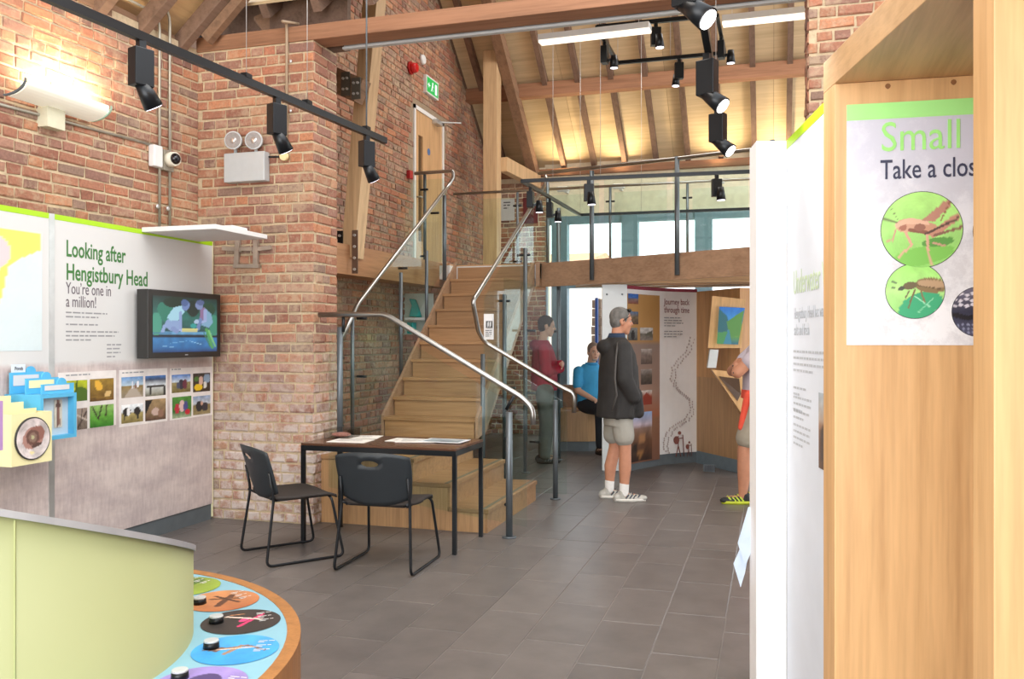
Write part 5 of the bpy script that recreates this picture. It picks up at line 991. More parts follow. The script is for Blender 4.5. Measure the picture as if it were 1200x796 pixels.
# ================================================================== far displays under the mezzanine
jt = 2.115
jn = thing('journey_panel', 'curved white display panel headed Journey back through time', 'display panel', LD(1.7, 9.95, 0))
def jp(t): return LD(1.306 + .955 * t, 9.77 + .75 * t - .35 * math.sin(math.pi * t) * -.35)   # gently concave
NJ = 12
for z0, z1, mt, nm, off in ((.13, jt - .04, plain('journey_white', '#e8e4e2', .5, 0, .02), 'board', 0), (jt - .04, jt, plain('maroon_edge', '#8c2438', .5), 'top_edge', -.004), (0, .13, DGREY, 'plinth', .02)):
    P = [jp(i / NJ) + Vector((0, off, 0)) for i in range(NJ + 1)]; part(nm, MB().prism([(p.x, p.y) for p in P] + [(p.x - .01, p.y + .05) for p in P[::-1]], z0, z1), mt, jn)
def jmap(t0, t1, z0, z1, off=.004): return lambda x, y: jp(t0 + (t1 - t0) * x) + Vector((.3 * off, -off, z0 + (z1 - z0) * y))
def jt_u(u):
    lo, hi = -.1, 1.1
    for _ in range(40):
        m = (lo + hi) / 2
        if px(jp(m))[0] < u: lo = m
        else: hi = m
    return lo
def jz(u, v): p = jp(jt_u(u)); return H + (398 - v) / F * px(p)[2]
def jprint(u0, u1, v0, v1, bg, shp, nm, nx=14, ny=14, off=.004, noise=.25, lab=None):
    t0, t1 = jt_u(u0), jt_u(u1); return print_mesh(None, 0, 0, 1, 1, nx, ny, bg, shp, PRINT, jn, nm, map=jmap(t0, t1, jz(u0, v1), jz(u0, v0), off), noise=noise, label=lab, seed=int(u0 + v0))
jprint(735, 773, 344, 545, [(0, '#7a5240'), (.25, '#8a6048'), (.27, '#9c5c40'), (.42, '#a08070'), (.7, '#8f7a70'), (.72, '#b08450'), (1, '#b98c52')], [], 'timeline_band', 12, 40, .004, .06)
for (v0, v1, u0, u1, bg, shp, lb) in ((344, 356, 736, 748, [(0, '#8a4f3c'), (.5, '#7a6a6a'), (.6, '#3a6ab0'), (1, '#2a5aa8')], [], 'blue sky over red cliffs'), (365, 380, 736, 748, [(0, '#5a4438'), (.6, '#7a6a54'), (1, '#4a6a90')], [], 'rocky ground'), (384, 399, 736, 747, [(0, '#4a4a48'), (1, '#8a8a88')], [('e', .5, .4, .2, .4, 0, '#2a2a2a')], 'grey archive photo'), (384, 399, 750, 765, [(0, '#8a7f78'), (.5, '#6f6a60'), (.6, '#b9b4b0'), (1, '#c4c0bc')], [('p', [(.4, .5), (1, .8), (1, .3), (.4, .4)], '#5f5c50')], 'grey coast photo'),
    (409, 427, 751, 764, [(0, '#5f4f48'), (.6, '#84746c'), (1, '#b4a8a0')], [], 'brown bay photo'), (433, 451, 751, 764, [(0, '#3f3833'), (.6, '#5f544c'), (1, '#a49a94')], [], 'dark heath photo'), (458, 475, 751, 764, [(0, '#7a3428'), (.6, '#9a5a44'), (1, '#cfc8c0')], [('p', [(0, .2), (.5, .9), (1, .5), (1, 0), (0, 0)], '#8f3a2c')], 'red cliff photo'), (485, 543, 736, 764, [(0, '#3a2820'), (.4, '#6a4630'), (.66, '#8a6a58'), (.74, '#b9a8b0'), (1, '#8fa8d0')], [('e', .3, .3, .12, .12, 0, '#2a201a'), ('e', .6, .45, .14, .1, 0, '#a87850'), ('e', .5, .15, .14, .08, 0, '#96683c')], 'large picture of rocky heath')):
    jprint(u0, u1, v0, v1, bg, shp, 'photo_print', 12, 12, .007, .35, 'timeline picture of ' + lb)
jU = (jp(.9) - jp(.45)).normalized(); jN = Vector((jU.y, -jU.x, 0))
JI = plain('dusty_rose_ink', '#8f5a60', .6); jf = Fr(jp(jt_u(777)) + jN * .012, jU, jN)
text('Journey back', jf, .0, jz(777, 357), .105, JI, jn, 'heading', sx=.72, n=.008); text('through time', jf, .0, jz(777, 366.5), .105, JI, jn, 'heading', sx=.72, n=.008)
for v_, n_ in ((373, 4), (389, 3)): lines(jf, .0, jz(777, v_), .3, n_, .032, jn, INKL, n=.008, seed=v_)
# trail of footprints and two small walkers
fp = MB(); r_ = random.Random(3); path = [(811, 397), (806, 412), (795, 422), (788, 432), (786, 445), (792, 456), (800, 463), (808, 470), (811, 482), (804, 492), (794, 497), (786, 503), (780, 512), (778, 522), (781, 532)]
for k in range(len(path) - 1):
    for s_ in range(4):
        f_ = s_ / 4; u_, v_ = path[k][0] + (path[k+1][0] - path[k][0]) * f_, path[k][1] + (path[k+1][1] - path[k][1]) * f_
        for sd_ in (-2.2, 2.2): a_ = jf.inv(jp(jt_u(u_ + sd_ + r_.uniform(-1, 1))))[0]; zz = jz(u_, v_ + sd_ * .5); fp.ell(jf.p(a_, zz, .008), (.009, .002, .013), 6, 4)
part('footprint_trail', fp, plain('faded_ink', '#b5a6a2', .6), jn, kind='stuff')
for u_, s_ in ((793, 1), (806, .6)):
    a_ = jf.inv(jp(jt_u(u_)))[0]; zb_ = jz(u_, 535); P = lambda x, z: jf.p(a_ + x * s_, zb_ + z * s_, .009); m = MB(); m.ell(P(-.03, .20), (.035*s_, .002, .05*s_), 10, 6); m.ell(P(.02, .285), (.02*s_, .002, .022*s_), 10, 6)
    for a, b in (((0, .25), (0, .13)), ((0, .13), (-.04, 0)), ((0, .13), (.04, .0)), ((0, .22), (.07, .22)), ((.07, .26), (.09, .0))): m.cyl(P(*a), P(*b), .006*s_, None, 6)
    part('walker_figure', m, plain('rust_ink', '#7a4034', .6), jn, label='printed walking figure with a rucksack')
ep = thing('white_end_board', 'plain white board with two screws behind the standing man', 'board', LD(1.16, 9.8, 0))
part('board', MB().prism([(p.x, p.y) for p in (LD(1.02, 9.74), LD(1.295, 9.70), LD(1.295, 9.74), LD(1.02, 9.78))], .02, 2.12), plain('cool_white', '#dfe3e4', .5, 0, .02), ep)
for u_ in (711, 729): q = at(u_, 345, 9.69); part('screw', MB().cyl(q, q + Vector((0, .02, 0)), .01, None, 8), DGREY, ep)
single('blue_post', MB().box(LD(1.195, 12.4, 0), LD(1.25, 12.46, 2.1)), plain('royal_blue', '#2b4f94', .5), 'narrow royal blue strip left of the white end board', 'post')
# oak kiosk
kk = thing('oak_kiosk', 'angular oak kiosk with a framed landscape picture and sloping screen', 'kiosk', LD(2.4, 9.9, 0))
K0, K1, K2 = LD(2.245, 10.48), LD(2.545, 9.62), LD(2.9, 9.8); kb = [K0, K1, K2, LD(3.1, 10.1), LD(2.8, 10.6)]
part('carcass', MB().prism([(p.x, p.y) for p in kb], .15, 1.05), OAKP, kk); part('plinth', MB().prism([(p.x, p.y) for p in kb], 0, .15), plain('plinth_blue_grey', '#6e7c84', .6), kk)
sb = Vector((-SA, CA, 0)); kt = [p + sb * .22 for p in (K0, K1, K2)]; part('upper_body', MB().prism([(p.x, p.y) for p in [K0, K1 + sb * .0, K2 + sb * .0, LD(3.1, 10.1), LD(2.8, 10.6)]], 1.05, 2.08), wood('oak_kiosk_front', '#c89560', '#a5763f', 2, .6, .45), kk)
kU = (K2 - K1).normalized(); kN = Vector((kU.y, -kU.x, 0)); kf = Fr(K1, kU, kN)
def kq(u, v, off=0): D = 9.68 - off; p = at(u, v, D); return p
V3 = [kq(834, 347, .1), kq(873, 351, .1), kq(868, 408, .06), kq(829, 408, .06)]
part('picture_frame', MB().extr(V3, Vector((SA, -CA, 0)) * .03), OAKR2, kk)
Q = [kq(840, 403, .14), kq(865, 404, .14), kq(873, 361, .16), kq(843, 359.5, .16)]
print_mesh(None, 0, 0, 1, 1, 40, 40, [(0, '#1f6f8a'), (.25, '#6fa83a'), (.55, '#8fbf4a'), (.6, '#3f9ad8'), (1, '#1f7ad8')], [('p', [(0, .95), (.35, .75), (.5, .35), (0, .25)], '#2a6f78'), ('p', [(.35, .6), (1, .95), (1, .25), (.55, .2)], '#5f9a4a'), ('p', [(.3, .0), (.7, 0), (.5, .4), (.42, .4)], '#3f8fa8'), ('p', [(.0, .3), (.45, .35), (.3, 0), (0, 0)], '#4f9a5a')], attr_mat('kiosk_screen', .4, .6), kk, 'landscape_picture', map=lambda x, y: (Q[0] * (1-x) + Q[1] * x) * (1-y) + (Q[3] * (1-x) + Q[2] * x) * y, noise=.2)
V4 = [kq(838, 440, .1), kq(870, 446, .1), kq(876, 492, .12), kq(856, 472, .12)]; part('sloping_screen', MB().extr([kq(842, 441, .16), kq(866, 444, .16), kq(868, 462, .14), kq(864, 470, .14)], Vector((SA, -CA, 0)) * .01), plain('brown_screen', '#5a4436', .25), kk)
part('sloping_ledge', MB().extr([kq(832, 433, .05), kq(872, 437, .05), kq(876, 486, .05), kq(870, 489, .05)], Vector((SA, -CA, 0)) * .09), OAKR2, kk)
cdx = part('info_card', MB().extr([kq(828, 431, .06), kq(838, 431, .06), kq(841, 410, .06), kq(831, 409.5, .06)], Vector((SA, -CA, 0)) * .05), plain('card_grey', '#cfd2d0', .5), kk); part('vent', MB().box(kq(824, 553, .0), kq(838, 545, .02)), DGREY, kk)
for k in range(6): p = kq(826 + 2.2 * k, 552, .08); part('slot', MB().box(p, p + Vector((.008, .02, .06))), INK, kk)
# bench under the far window
bn = thing('oak_bench', 'low oak box bench in front of the bright far window', 'bench', LD(1.0, 11.7, 0)); 
bb = [LD(.60, 11.55), LD(1.02, 11.55), LD(1.5, 11.75), LD(1.5, 12.2), LD(.60, 12.1)]
part('box', MB().prism([(p.x, p.y) for p in bb], .13, .54), OAKP, bn, bevel=.004); part('plinth', MB().prism([(p.x * .999, p.y + .02) for p in bb], 0, .13), DGREY, bn)
part('back', MB().prism([(p.x, p.y) for p in (LD(.72, 12.15), LD(1.5, 12.25), LD(1.5, 12.32), LD(.72, 12.22))], .1, .86), wood('dark_oak_back', '#7a583c', '#5a3f2a', 0, .8), bn)
# display seen under the gallery beam, left of the upper stairs
ds = thing('under_stair_display', 'pale display case with teal cloth seen left of the upper stairs', 'display case', at(487, 372, 10.4))
part('back_board', MB().extr([at(468, 392, 10.5), at(507, 392, 10.5), at(507, 344, 10.5), at(468, 344, 10.5)], (0, .03, 0)), plain('case_white', '#cfd6cc', .5), ds); part('shelf', MB().bar(at(476, 374, 10.35), at(504, 374, 10.35), .2, .03), WHITE, ds)
part('teal_cloth', MB().extr([at(479, 371, 10.35), at(493, 372, 10.35), at(490, 361, 10.35), at(486, 351, 10.35), at(479, 350, 10.35), at(482, 358, 10.35)], (0, .05, 0)), plain('teal', '#1fa6a0', .6), ds, bevel=.01); part('teal_box', MB().box(at(477, 391, 10.3), at(484, 378, 10.3) + Vector((0, .1, 0))), MATS['teal'], ds)
# house outside the far window
hs = thing('house', 'pale house with an orange tiled roof seen outside through the clerestory', 'building', (-8, 34, 0)); 
h0 = at(662, 307, 36); h1 = at(686, 307, 36); RF = plain('orange_roof', '#dfa57c', .8, 0, .1)
part('walls', MB().box((h0.x - 2, h0.y, -.2), (h1.x, h0.y + 8, h0.z)), plain('render_pale', '#e8dccd', .8), hs); a, b = Vector((h0.x - 2.2, h0.y - .3, h0.z)), Vector((h1.x + .2, h0.y - .3, h0.z))
part('roof', MB().extr([a, a + Vector((0, 8.6, 0)), a + Vector((0, 4.3, .75))], b - a), RF, hs)
gd = MB().box((-60, 13.5, -.3), (60, 120, -.05)); struct('ground', gd, plain('gravel', '#b9b0a0', .9))
# ================================================================== people
def caps(mb, p, q, r0, r1=None, n=14):
    r1 = r0 if r1 is None else r1; p, q = Vector(p), Vector(q); ax = (q - p); L = ax.length; ax.normalize()
    x = ax.cross(Vector((0, 0, 1)) if abs(ax.z) < .9 else Vector((1, 0, 0))).normalized(); z = ax.cross(x); rings = []
    for k in range(5): t = math.pi/2 * k / 4; rings.append((p - ax * r0 * math.cos(t), r0 * math.sin(t)))
    for k in range(5): t = math.pi/2 * k / 4; rings.append((q + ax * r1 * math.sin(t), r1 * math.cos(t)))
    vs = []; 
    for c, r in rings:
        r = max(r, .0004); vs += [c + (x*math.cos(2*math.pi*i/n) + z*math.sin(2*math.pi*i/n)) * r for i in range(n)]
    m = len(rings); mb.add(vs, [(j*n+(i+1) % n, j*n+i, (j+1)*n+i, (j+1)*n+(i+1) % n)[::-1] for j in range(m-1) for i in range(n)] + [list(range(n))[::-1], [(m-1)*n+i for i in range(n)]])
def chain(mb, pts, rs):
    for a, b, r0, r1 in zip(pts, pts[1:], rs, rs[1:]): caps(mb, a, b, r0, r1)
def blob(name, mb, mat, parent, vox=.009, smooth=4, label=None, sdf=None):
    me = mb.mesh(name, mat); o = bpy.data.objects.new(name, me); C.objects.link(o)
    m = o.modifiers.new('r', 'REMESH'); m.mode = 'VOXEL'; m.voxel_size = vox; m.use_smooth_shade = True
    s = o.modifiers.new('s', 'SMOOTH'); s.factor = .5; s.iterations = smooth
    me2 = bpy.data.meshes.new_from_object(o.evaluated_get(bpy.context.evaluated_depsgraph_get())); bpy.data.objects.remove(o)
    me2.name = name; me2.materials.clear(); me2.materials.append(mat); me2.polygons.foreach_set('use_smooth', [True] * len(me2.polygons))
    return link(name, me2, parent, False, 0, label)
def V(*a): return Vector(a)
def head(mb, c, yaw=0, pitch=0, s=1.0):
    """c: centre of the skull; local +X is forward"""
    R = Matrix.Rotation(yaw, 3, 'Z') @ Matrix.Rotation(pitch, 3, 'Y'); P = lambda x, y, z: Vector(c) + R @ Vector((x, y, z)) * s
    mb.ell(P(-.008, 0, .03), (.098*s, .077*s, .098*s), 20, 14, R); mb.ell(P(.02, 0, -.035), (.072*s, .062*s, .085*s), 18, 12, R); mb.ell(P(.055, 0, -.095), (.032*s, .036*s, .028*s), 12, 8, R)
    mb.ell(P(.078, 0, .028), (.02*s, .052*s, .014*s), 12, 8, R); caps(mb, P(.088, 0, .015), P(.108, 0, -.022), .008*s, .013*s, 10)
    for y in (-1, 1): mb.ell(P(-.008, y*.080, -.012), (.022*s, .009*s, .033*s), 12, 8, R); mb.ell(P(.058, y*.04, -.03), (.028*s, .022*s, .028*s), 10, 8, R)
    mb.ell(P(.084, 0, -.058), (.014*s, .024*s, .008*s), 12, 6, R); mb.ell(P(.082, 0, -.070), (.014*s, .022*s, .008*s), 12, 6, R)
    return P, R
def face(root, P, R, s, hairmat, style='short', brow='#5a4a40'):
    for y in (-1, 1):
        e = part('eye', MB().ell(P(.078, y*.031, .004), (.009*s, .012*s, .008*s), 12, 8, R), plain('eye_white', '#b5ada6', .3), root, False); part('iris', MB().ell(P(.086, y*.031, .004), (.003*s, .005*s, .005*s), 10, 6, R), plain('iris_dark', '#2c2420', .3), e, False)
        part('eyebrow', MB().ell(P(.092, y*.032, .026), (.005*s, .02*s, .0045*s), 10, 6, R), plain('brow' + brow[1:], brow, .8), root, False)
    part('lips', MB().ell(P(.092, 0, -.064), (.008*s, .023*s, .0065*s), 12, 6, R), plain('lip', '#a5655a', .5), root, False)
    hb = MB(); hb.ell(P(-.018, 0, .045), (.100*s, .082*s, .092*s), 20, 12, R); hb.ell(P(-.045, 0, .0), (.066*s, .076*s, .080*s), 16, 10, R)
    if style == 'long': hb.ell(P(-.04, 0, -.05), (.07*s, .075*s, .1*s), 16, 10, R)
    for y in (-1, 1): hb.ell(P(.018, y*.070, .022), (.02*s, .012*s, .03*s), 8, 6, R)
    return blob('hair', hb, hairmat, root, .007, 3)
def hand(mb, w, d, palm_n, side=1, curl=.5, s=1.0):
    """w wrist point, d pointing direction, palm_n palm normal"""
    d = Vector(d).normalized(); n = Vector(palm_n); n = (n - d * n.dot(d)).normalized(); x = d.cross(n) * side
    c = Vector(w) + d * .05 * s; R = Matrix((d, x, n)).transposed(); mb.ell(c, (.052*s, .042*s, .017*s), 14, 8, R)
    for k, (o, l) in enumerate(((-.030, .062), (-.010, .074), (.011, .070), (.030, .055))):
        b = Vector(w) + d * .088 * s + x * o * s; a = curl; m = b + (d * math.cos(a) + n * math.sin(a)) * l * .5 * s; e = m + (d * math.cos(2*a) + n * math.sin(2*a)) * l * .48 * s; chain(mb, [b, m, e], [.0095*s, .009*s, .0075*s])
    b = Vector(w) + d * .025*s - x * .030*s; m = b + (d * .6 - x * .7 + n * .2).normalized() * .04*s; chain(mb, [b, m, m + (d * .9 - x * .2 + n * .4).normalized() * .032*s], [.013*s, .011*s, .009*s])
def shoe(root, ank, fwd, sole, upper, accent, s=1.0, name='shoe', lab=None):
    f = Vector(fwd).normalized(); y = Vector((-f.y, f.x, 0)); a = Vector((ank[0], ank[1], 0)); R = Matrix((f, y, Vector((0, 0, 1)))).transposed()
    m = MB(); 
    for x, w_, h in ((-.06, .036, .05), (-.02, .038, .055), (.04, .042, .045), (.10, .048, .036), (.155, .042, .028)): m.ell(a + f * x * s + Vector((0, 0, .03)), (.055*s, w_*s, h*s), 14, 8, R)
    m.cyl(a + f*-.03*s + Vector((0, 0, .03)), a + f*-.02*s + Vector((0, 0, .095)), .042*s, .040*s, 16)
    sh_ = blob(name, m, upper, root, .008, 2, lab); so = MB(); so.loft([(a + f*.045*s + V(0, 0, .001), .150*s, .050*s), (a + f*.045*s + V(0, 0, .028), .152*s, .053*s)]); me = so.mesh('sole', sole)
    M = Matrix.Translation(a) @ R.to_4x4() @ Matrix.Translation(-a); me.transform(M); 
    link('sole', me, sh_, False)
    for k in range(4): 
        for sgn in (-1, 1): q = a + f * (.0 + .035 * k) * s + y * sgn * .040 * s; part('accent_stripe', MB().bar(q + V(0, 0, .03), q + f * .03 * s - y*sgn*.008 + V(0, 0, .065), .008, .012), accent, sh_, False)
    for k in range(3): q = a + f * (.045 + .025 * k) * s + V(0, 0, .082 - .012 * k); part('lace', MB().cyl(q - y * .022 * s, q + y * .022 * s, .005, None, 6), accent, sh_, False)
    return sh_
SKIN = plain('skin_tan', '#c58a6c', .55, 0, .06, 20); SKINL = plain('skin_light', '#d6a88e', .55, 0, .05, 20)
def cloth(name, col, var=.18): return plain(name, col, .85, 0, var, 7, 0, .5)
# ---- standing man in dark jacket, faces the panel (local +X), right side to the camera
m1 = thing('person', 'man in black hooded jacket and grey shorts standing before journey panel', 'person', LD(.995, 8.08, 0), YAW + math.radians(8))
b = MB(); HZ = 1.69
P, R = head(b, (.03, 0, HZ - .02), 0, .06)
caps(b, (-.02, 0, 1.47), (.0, 0, 1.62), .058, .054); b.loft([((-.01, 0, .86), .10, .16), ((-.01, 0, 1.0), .11, .165), ((0, 0, 1.15), .115, .155), ((0, 0, 1.3), .12, .175), ((-.01, 0, 1.42), .10, .17), ((-.015, 0, 1.48), .06, .09)])
for y, dx in ((-.095, .05), (.095, -.04)):
    chain(b, [(0, y, .90), (dx*.5 + .015, y, .48), (dx - .01, y, .30), (dx - .02, y, .08)], [.085, .058, .058, .036]); caps(b, (dx - .03, y, .05), (dx + .10, y, .035), .034, .03)
for y, s_ in ((-1, 1), (1, -1)):
    chain(b, [(0, y*.18, 1.42), (.0, y*.20, 1.14), (.09, y*.10, .99)], [.05, .042, .028]); hand(b, (.09, y*.10, .99), (.3, -y*.6, -.5), (-.3, 0, -.9), s_, .5)
blob('body', b, SKIN, m1, .0085, 3); face(m1, P, R, 1, plain('grey_hair', '#6f6c68', .85, 0, .35, 25))
sg_ = part('sunglasses', MB().tube([P(.06, -.085, .055), P(-.01, -.088, -.0)], .004, 6).tube([P(.06, .085, .055), P(-.01, .088, .0)], .004, 6).ell(P(.062, -.035, .105), (.022, .034, .018), 12, 8, R).ell(P(.062, .035, .105), (.022, .034, .018), 12, 8, R), plain('sunglass_black', '#151515', .15), m1, False)
j = MB(); JK = plain('jacket_black', '#2c2a29', .75, 0, .3, 7, 0, .8)
j.loft([((-.01, 0, .775), .195, .225), ((-.01, 0, .84), .19, .23), ((-.0, 0, 1.0), .185, .24), ((.0, 0, 1.2), .18, .255), ((.0, 0, 1.36), .155, .25), ((-.01, 0, 1.46), .12, .2), ((-.02, 0, 1.52), .085, .11)], 28)
for y in (-1, 1): chain(j, [(-.01, y*.20, 1.42), (-.01, y*.255, 1.14), (.08, y*.22, .98)], [.078, .08, .07])
j.ell((-.12, 0, 1.43), (.085, .13, .075), 16, 10); caps(j, (.13, -.16, 1.0), (.16, -.14, .82), .055, .05); caps(j, (.10, .14, 1.0), (.14, .12, .80), .06, .05)
for k in range(5): a_ = -1.9 + k * .75; caps(j, (.19*math.cos(a_), .215*math.sin(a_), .79), (.16*math.cos(a_ + .1), .235*math.sin(a_ + .1), 1.25), .026, .02)
jk = blob('jacket', j, JK, m1, .010, 3); part('sleeve_piping', MB().tube([(-.06, -.215, 1.47), (-.10, -.30, 1.34), (-.12, -.335, 1.15), (-.10, -.33, 1.0), (-.13, -.27, .85)], .008, 8), plain('piping_grey', '#55524f', .7), jk, False)
part('collar', MB().loft([((-.018, 0, 1.50), .09, .11), ((-.012, 0, 1.56), .072, .082)]), cloth('navy_cloth', '#2a3a52'), m1, False)
j = MB(); j.loft([((0, 0, .70), .135, .19), ((0, 0, .85), .135, .19), ((0, 0, .95), .12, .17)])
for y, dx in ((-.095, .03), (.095, -.02)): caps(j, (0, y, .84), (dx, y, .60), .105, .098)
jb = MB(); 
blob('shorts', j, cloth('shorts_grey', '#a8a49a', .1), m1, .010, 2)
WH = plain('sock_white', '#efece8', .8, 0, .05, 40)
for y, dx in ((-.095, .05), (.095, -.04)):
    blob('sock', (lambda q: (chain(q, [(dx - .02, y, .075), (dx - .018, y, .155)], [.043, .046]), q)[1])(MB()), WH, m1, .007, 1)
for y, dx in ((-.095, .04), (.095, -.05)): shoe(m1, (dx, y, 0), (1, -.1, 0), plain('sole_white', '#dcd8d0', .6), plain('trainer_silver', '#b9b6ae', .5, .1, .15, 40), plain('trainer_dark', '#4f545c', .5), 1.0, 'trainer')
# ---- seated man in blue polo
m2 = thing('person', 'man in a bright blue polo shirt sitting on the oak bench', 'person', LD(1.09, 11.62, 0), YAW - math.radians(62))
b = MB(); P, R = head(b, (.02, 0, 1.33), -.25, .06)
caps(b, (-.05, 0, 1.13), (-.01, 0, 1.27), .06, .056); b.loft([((-.05, 0, .55), .14, .17), ((-.04, 0, .7), .15, .17), ((-.04, 0, .9), .14, .18), ((-.06, 0, 1.08), .11, .19), ((-.06, 0, 1.15), .07, .1)])
HD = []
for y, s_ in ((-1, 1), (1, -1)):
    chain(b, [(-.02, y*.1, .60), (.38, y*.13, .58), (.36, y*.12, .10)], [.095, .065, .04]); caps(b, (.34, y*.12, .05), (.47, y*.13, .04), .036, .032)
    chain(b, [(-.05, y*.21, 1.07), (.02, y*.25, .82), (.25, y*.13, .70)], [.052, .043, .03]); hand(b, (.25, y*.13, .70), (.85, -y*.3, -.25), (0, 0, -1), s_, .45)
blob('body', b, SKINL, m2, .0085, 3); face(m2, P, R, 1, plain('grizzled_hair', '#8a7a70', .85, 0, .3, 60))
part('beard', MB().ell(P(.06, 0, -.098), (.03, .04, .02), 12, 8, R), plain('grey_beard', '#a39890', .9, 0, .2, 60), m2, False)
j = MB(); j.loft([((-.05, 0, .60), .175, .20), ((-.03, 0, .75), .185, .205), ((-.04, 0, .95), .165, .205), ((-.06, 0, 1.08), .13, .205), ((-.06, 0, 1.17), .08, .11)])
for y in (-1, 1): chain(j, [(-.06, y*.19, 1.07), (.0, y*.245, .90)], [.075, .068])
blob('polo_shirt', j, cloth('polo_blue', '#3f9ed0', .1), m2, .010, 3); part('collar', MB().loft([((-.045, 0, 1.15), .082, .10), ((-.035, 0, 1.19), .07, .085)]), cloth('collar_blue', '#3591c4', .08), m2, False)
j = MB()
for y in (-1, 1): chain(j, [(-.03, y*.1, .62), (.39, y*.13, .59), (.365, y*.12, .13)], [.115, .085, .065])
j.ell((-.06, 0, .62), (.17, .19, .09), 16, 10); blob('trousers', j, cloth('trouser_black', '#23252b', .15), m2, .010, 3)
for y in (-1, 1): shoe(m2, (.35, y*.12, 0), (1, y*.12, 0), plain('sole_dark', '#2a221c', .6), plain('shoe_brown', '#4a382c', .5), plain('lace_brown', '#3a2c22', .6), .95, 'shoe')
# ---- person in red hoodie with folded arms
m3 = thing('person', 'person in a red sweatshirt with folded arms behind the stair glass', 'person', LD(.395, 10.55, 0), YAW + math.radians(2))
b = MB(); P, R = head(b, (.03, 0, 1.66), 0, .12)
caps(b, (-.03, 0, 1.44), (.0, 0, 1.58), .055, .052); b.loft([((0, 0, .85), .12, .16), ((.0, 0, 1.0), .14, .16), ((0, 0, 1.25), .13, .17), ((-.02, 0, 1.40), .10, .17), ((-.02, 0, 1.46), .06, .09)])
for y, s_ in ((-1, 1), (1, -1)):
    chain(b, [(0, y*.095, .88), (.03, y*.1, .48), (.0, y*.1, .08)], [.09, .06, .038]); caps(b, (0, y*.1, .05), (.12, y*.1, .038), .034, .03)
    chain(b, [(-.01, y*.19, 1.39), (.0, y*.22, 1.12), (.21, -y*.04, 1.17 + .03*y)], [.05, .042, .03]); hand(b, (.21, -y*.04, 1.17 + .03*y), (.1, -y, .05), (-1, 0, 0), s_, .35, .95)
blob('body', b, SKINL, m3, .0085, 3); face(m3, P, R, 1, plain('dark_short_hair', '#4a3a32', .85, 0, .3, 60))
j = MB(); j.loft([((0, 0, .88), .16, .185), ((.0, 0, 1.0), .165, .19), ((0, 0, 1.25), .155, .2), ((-.02, 0, 1.40), .125, .195), ((-.02, 0, 1.49), .075, .1)]); j.ell((-.11, 0, 1.43), (.075, .12, .07), 14, 10)
for y in (-1, 1): chain(j, [(-.02, y*.18, 1.39), (.0, y*.225, 1.12), (.2, y*.0, 1.17 + .03*y)], [.075, .068, .05])
blob('sweatshirt', j, cloth('sweatshirt_red', '#a81f38', .15), m3, .010, 3)
j = MB()
for y in (-1, 1): chain(j, [(0, y*.095, .90), (.03, y*.1, .48), (.0, y*.1, .10)], [.115, .085, .07])
blob('trousers', j, cloth('trouser_grey', '#6d6a64', .12), m3, .010, 3)
for y in (-1, 1): shoe(m3, (.0, y*.1, 0), (1, 0, 0), plain('sole_dark', '#2a221c', .6), plain('shoe_black', '#242426', .5), plain('lace_grey', '#77777a', .6), .95, 'shoe')
# ---- man on the right, mostly hidden by the white panel
m4 = thing('person', 'man with tattooed forearm and orange jacket round waist, half hidden', 'person', LD(2.27, 7.95, 0), YAW + math.radians(172))
b = MB(); P, R = head(b, (-.09, 0, 1.69), .5, .0)
caps(b, (-.06, 0, 1.46), (-.09, 0, 1.61), .058, .055); b.loft([((0, 0, .88), .12, .16), ((.0, 0, 1.05), .12, .16), ((-.01, 0, 1.28), .12, .18), ((-.03, 0, 1.43), .10, .17), ((-.03, 0, 1.49), .06, .09)])
for y, dx, s_ in ((-.1, .0, 1), (.1, .15, -1)):
    chain(b, [(0, y, .92), (dx*.7 + .03, y, .49), (dx*.9, y, .32), (dx, y, .08)], [.095, .064, .066, .038]); caps(b, (dx, y, .05), (dx + .12, y, .038), .034, .03)
    ys = 1 if y > 0 else -1; chain(b, [(-.02, ys*.19, 1.42), (.21, ys*.20, 1.20), (.19, -ys*.03, 1.28)], [.055, .052, .03]); hand(b, (.19, -ys*.03, 1.28), (-.25, -ys, .1), (-1, 0, 0), s_, .35)
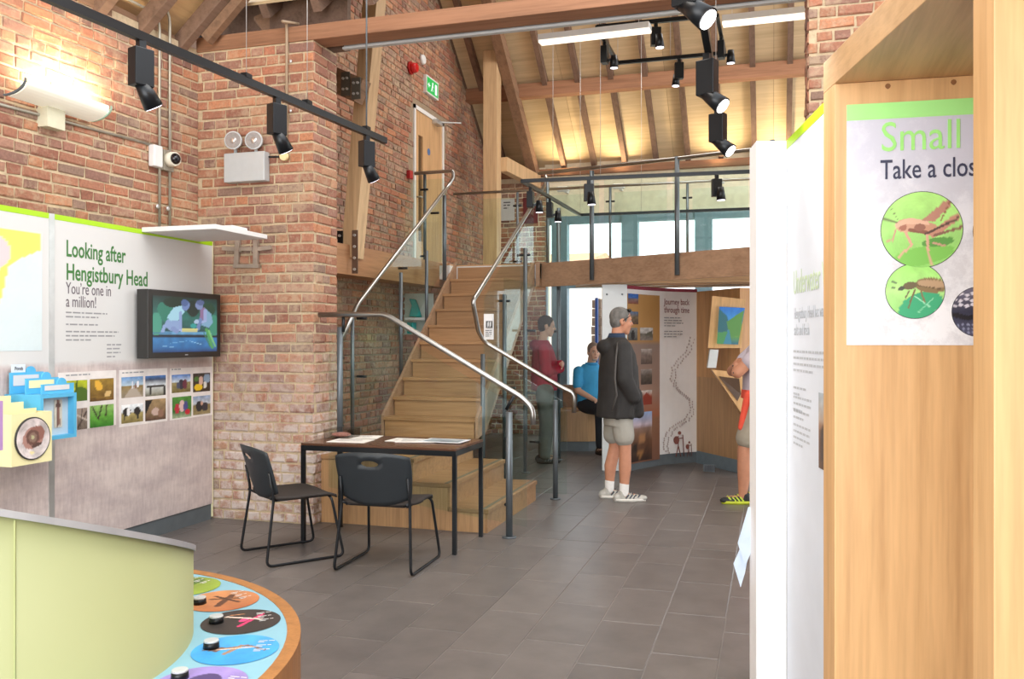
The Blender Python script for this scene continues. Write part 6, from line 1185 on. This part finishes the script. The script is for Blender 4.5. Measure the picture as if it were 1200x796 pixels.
blob('body', b, SKIN, m4, .0085, 3); face(m4, P, R, 1, plain('brown_hair', '#5a4636', .85, 0, .3, 60))
for k in range(7): q = V(.165 + .012*math.sin(k*2.1) - .004*k, .215 - .020*k, 1.235 + .010*k + .012*math.cos(k*3)); 
tt_ = MB()
for k in range(9): f_ = k / 8; q = V(.21, .20, 1.20).lerp(V(.19, -.03, 1.28), f_ * .6) + V(.034, .030 - .02*f_, .022*math.sin(k * 2.4)); tt_.ell(q, (.009, .008, .010), 8, 6)
part('tattoo', tt_, plain('tattoo_ink', '#4a4540', .6), m4, False)
j = MB(); j.loft([((0, 0, .98), .145, .185), ((0, 0, 1.15), .14, .18), ((-.01, 0, 1.3), .14, .195), ((-.03, 0, 1.43), .12, .19), ((-.03, 0, 1.51), .07, .1)])
for y in (-1, 1): chain(j, [(-.03, y*.18, 1.42), (.10, y*.2, 1.30)], [.078, .074])
blob('t_shirt', j, cloth('tee_pale', '#c3b9c4', .08), m4, .010, 3)
j = MB(); j.loft([((0, 0, .72), .14, .19), ((0, 0, .86), .14, .185), ((0, 0, 1.0), .13, .17)])
for y, dx in ((-.1, .02), (.1, .11)): caps(j, (.02, y, .86), (dx, y, .60), .11, .105)
blob('shorts', j, cloth('shorts_stone', '#a59c8c', .1), m4, .010, 2)
j = MB(); j.loft([((0, 0, .96), .155, .20), ((0, 0, 1.04), .15, .195)]); 
caps(j, (.11, .15, 1.0), (.17, .14, .70), .035, .03); j.ell((-.10, .10, .78), (.10, .12, .26), 16, 12); caps(j, (-.03, .2, .95), (-.02, .19, .56), .06, .05); caps(j, (.02, .17, .98), (-.05, .2, .6), .05, .06)
blob('tied_jacket', j, cloth('jacket_coral', '#ec5a44', .1), m4, .010, 3)
for y, dx in ((-.1, .0), (.1, .15)): shoe(m4, (dx, y, 0), (1, .1, 0), plain('sole_lime', '#c8d43a', .6), plain('trainer_black', '#26282a', .6, 0, .2, 60), plain('accent_lime', '#c9e048', .5), 1.0, 'trainer')
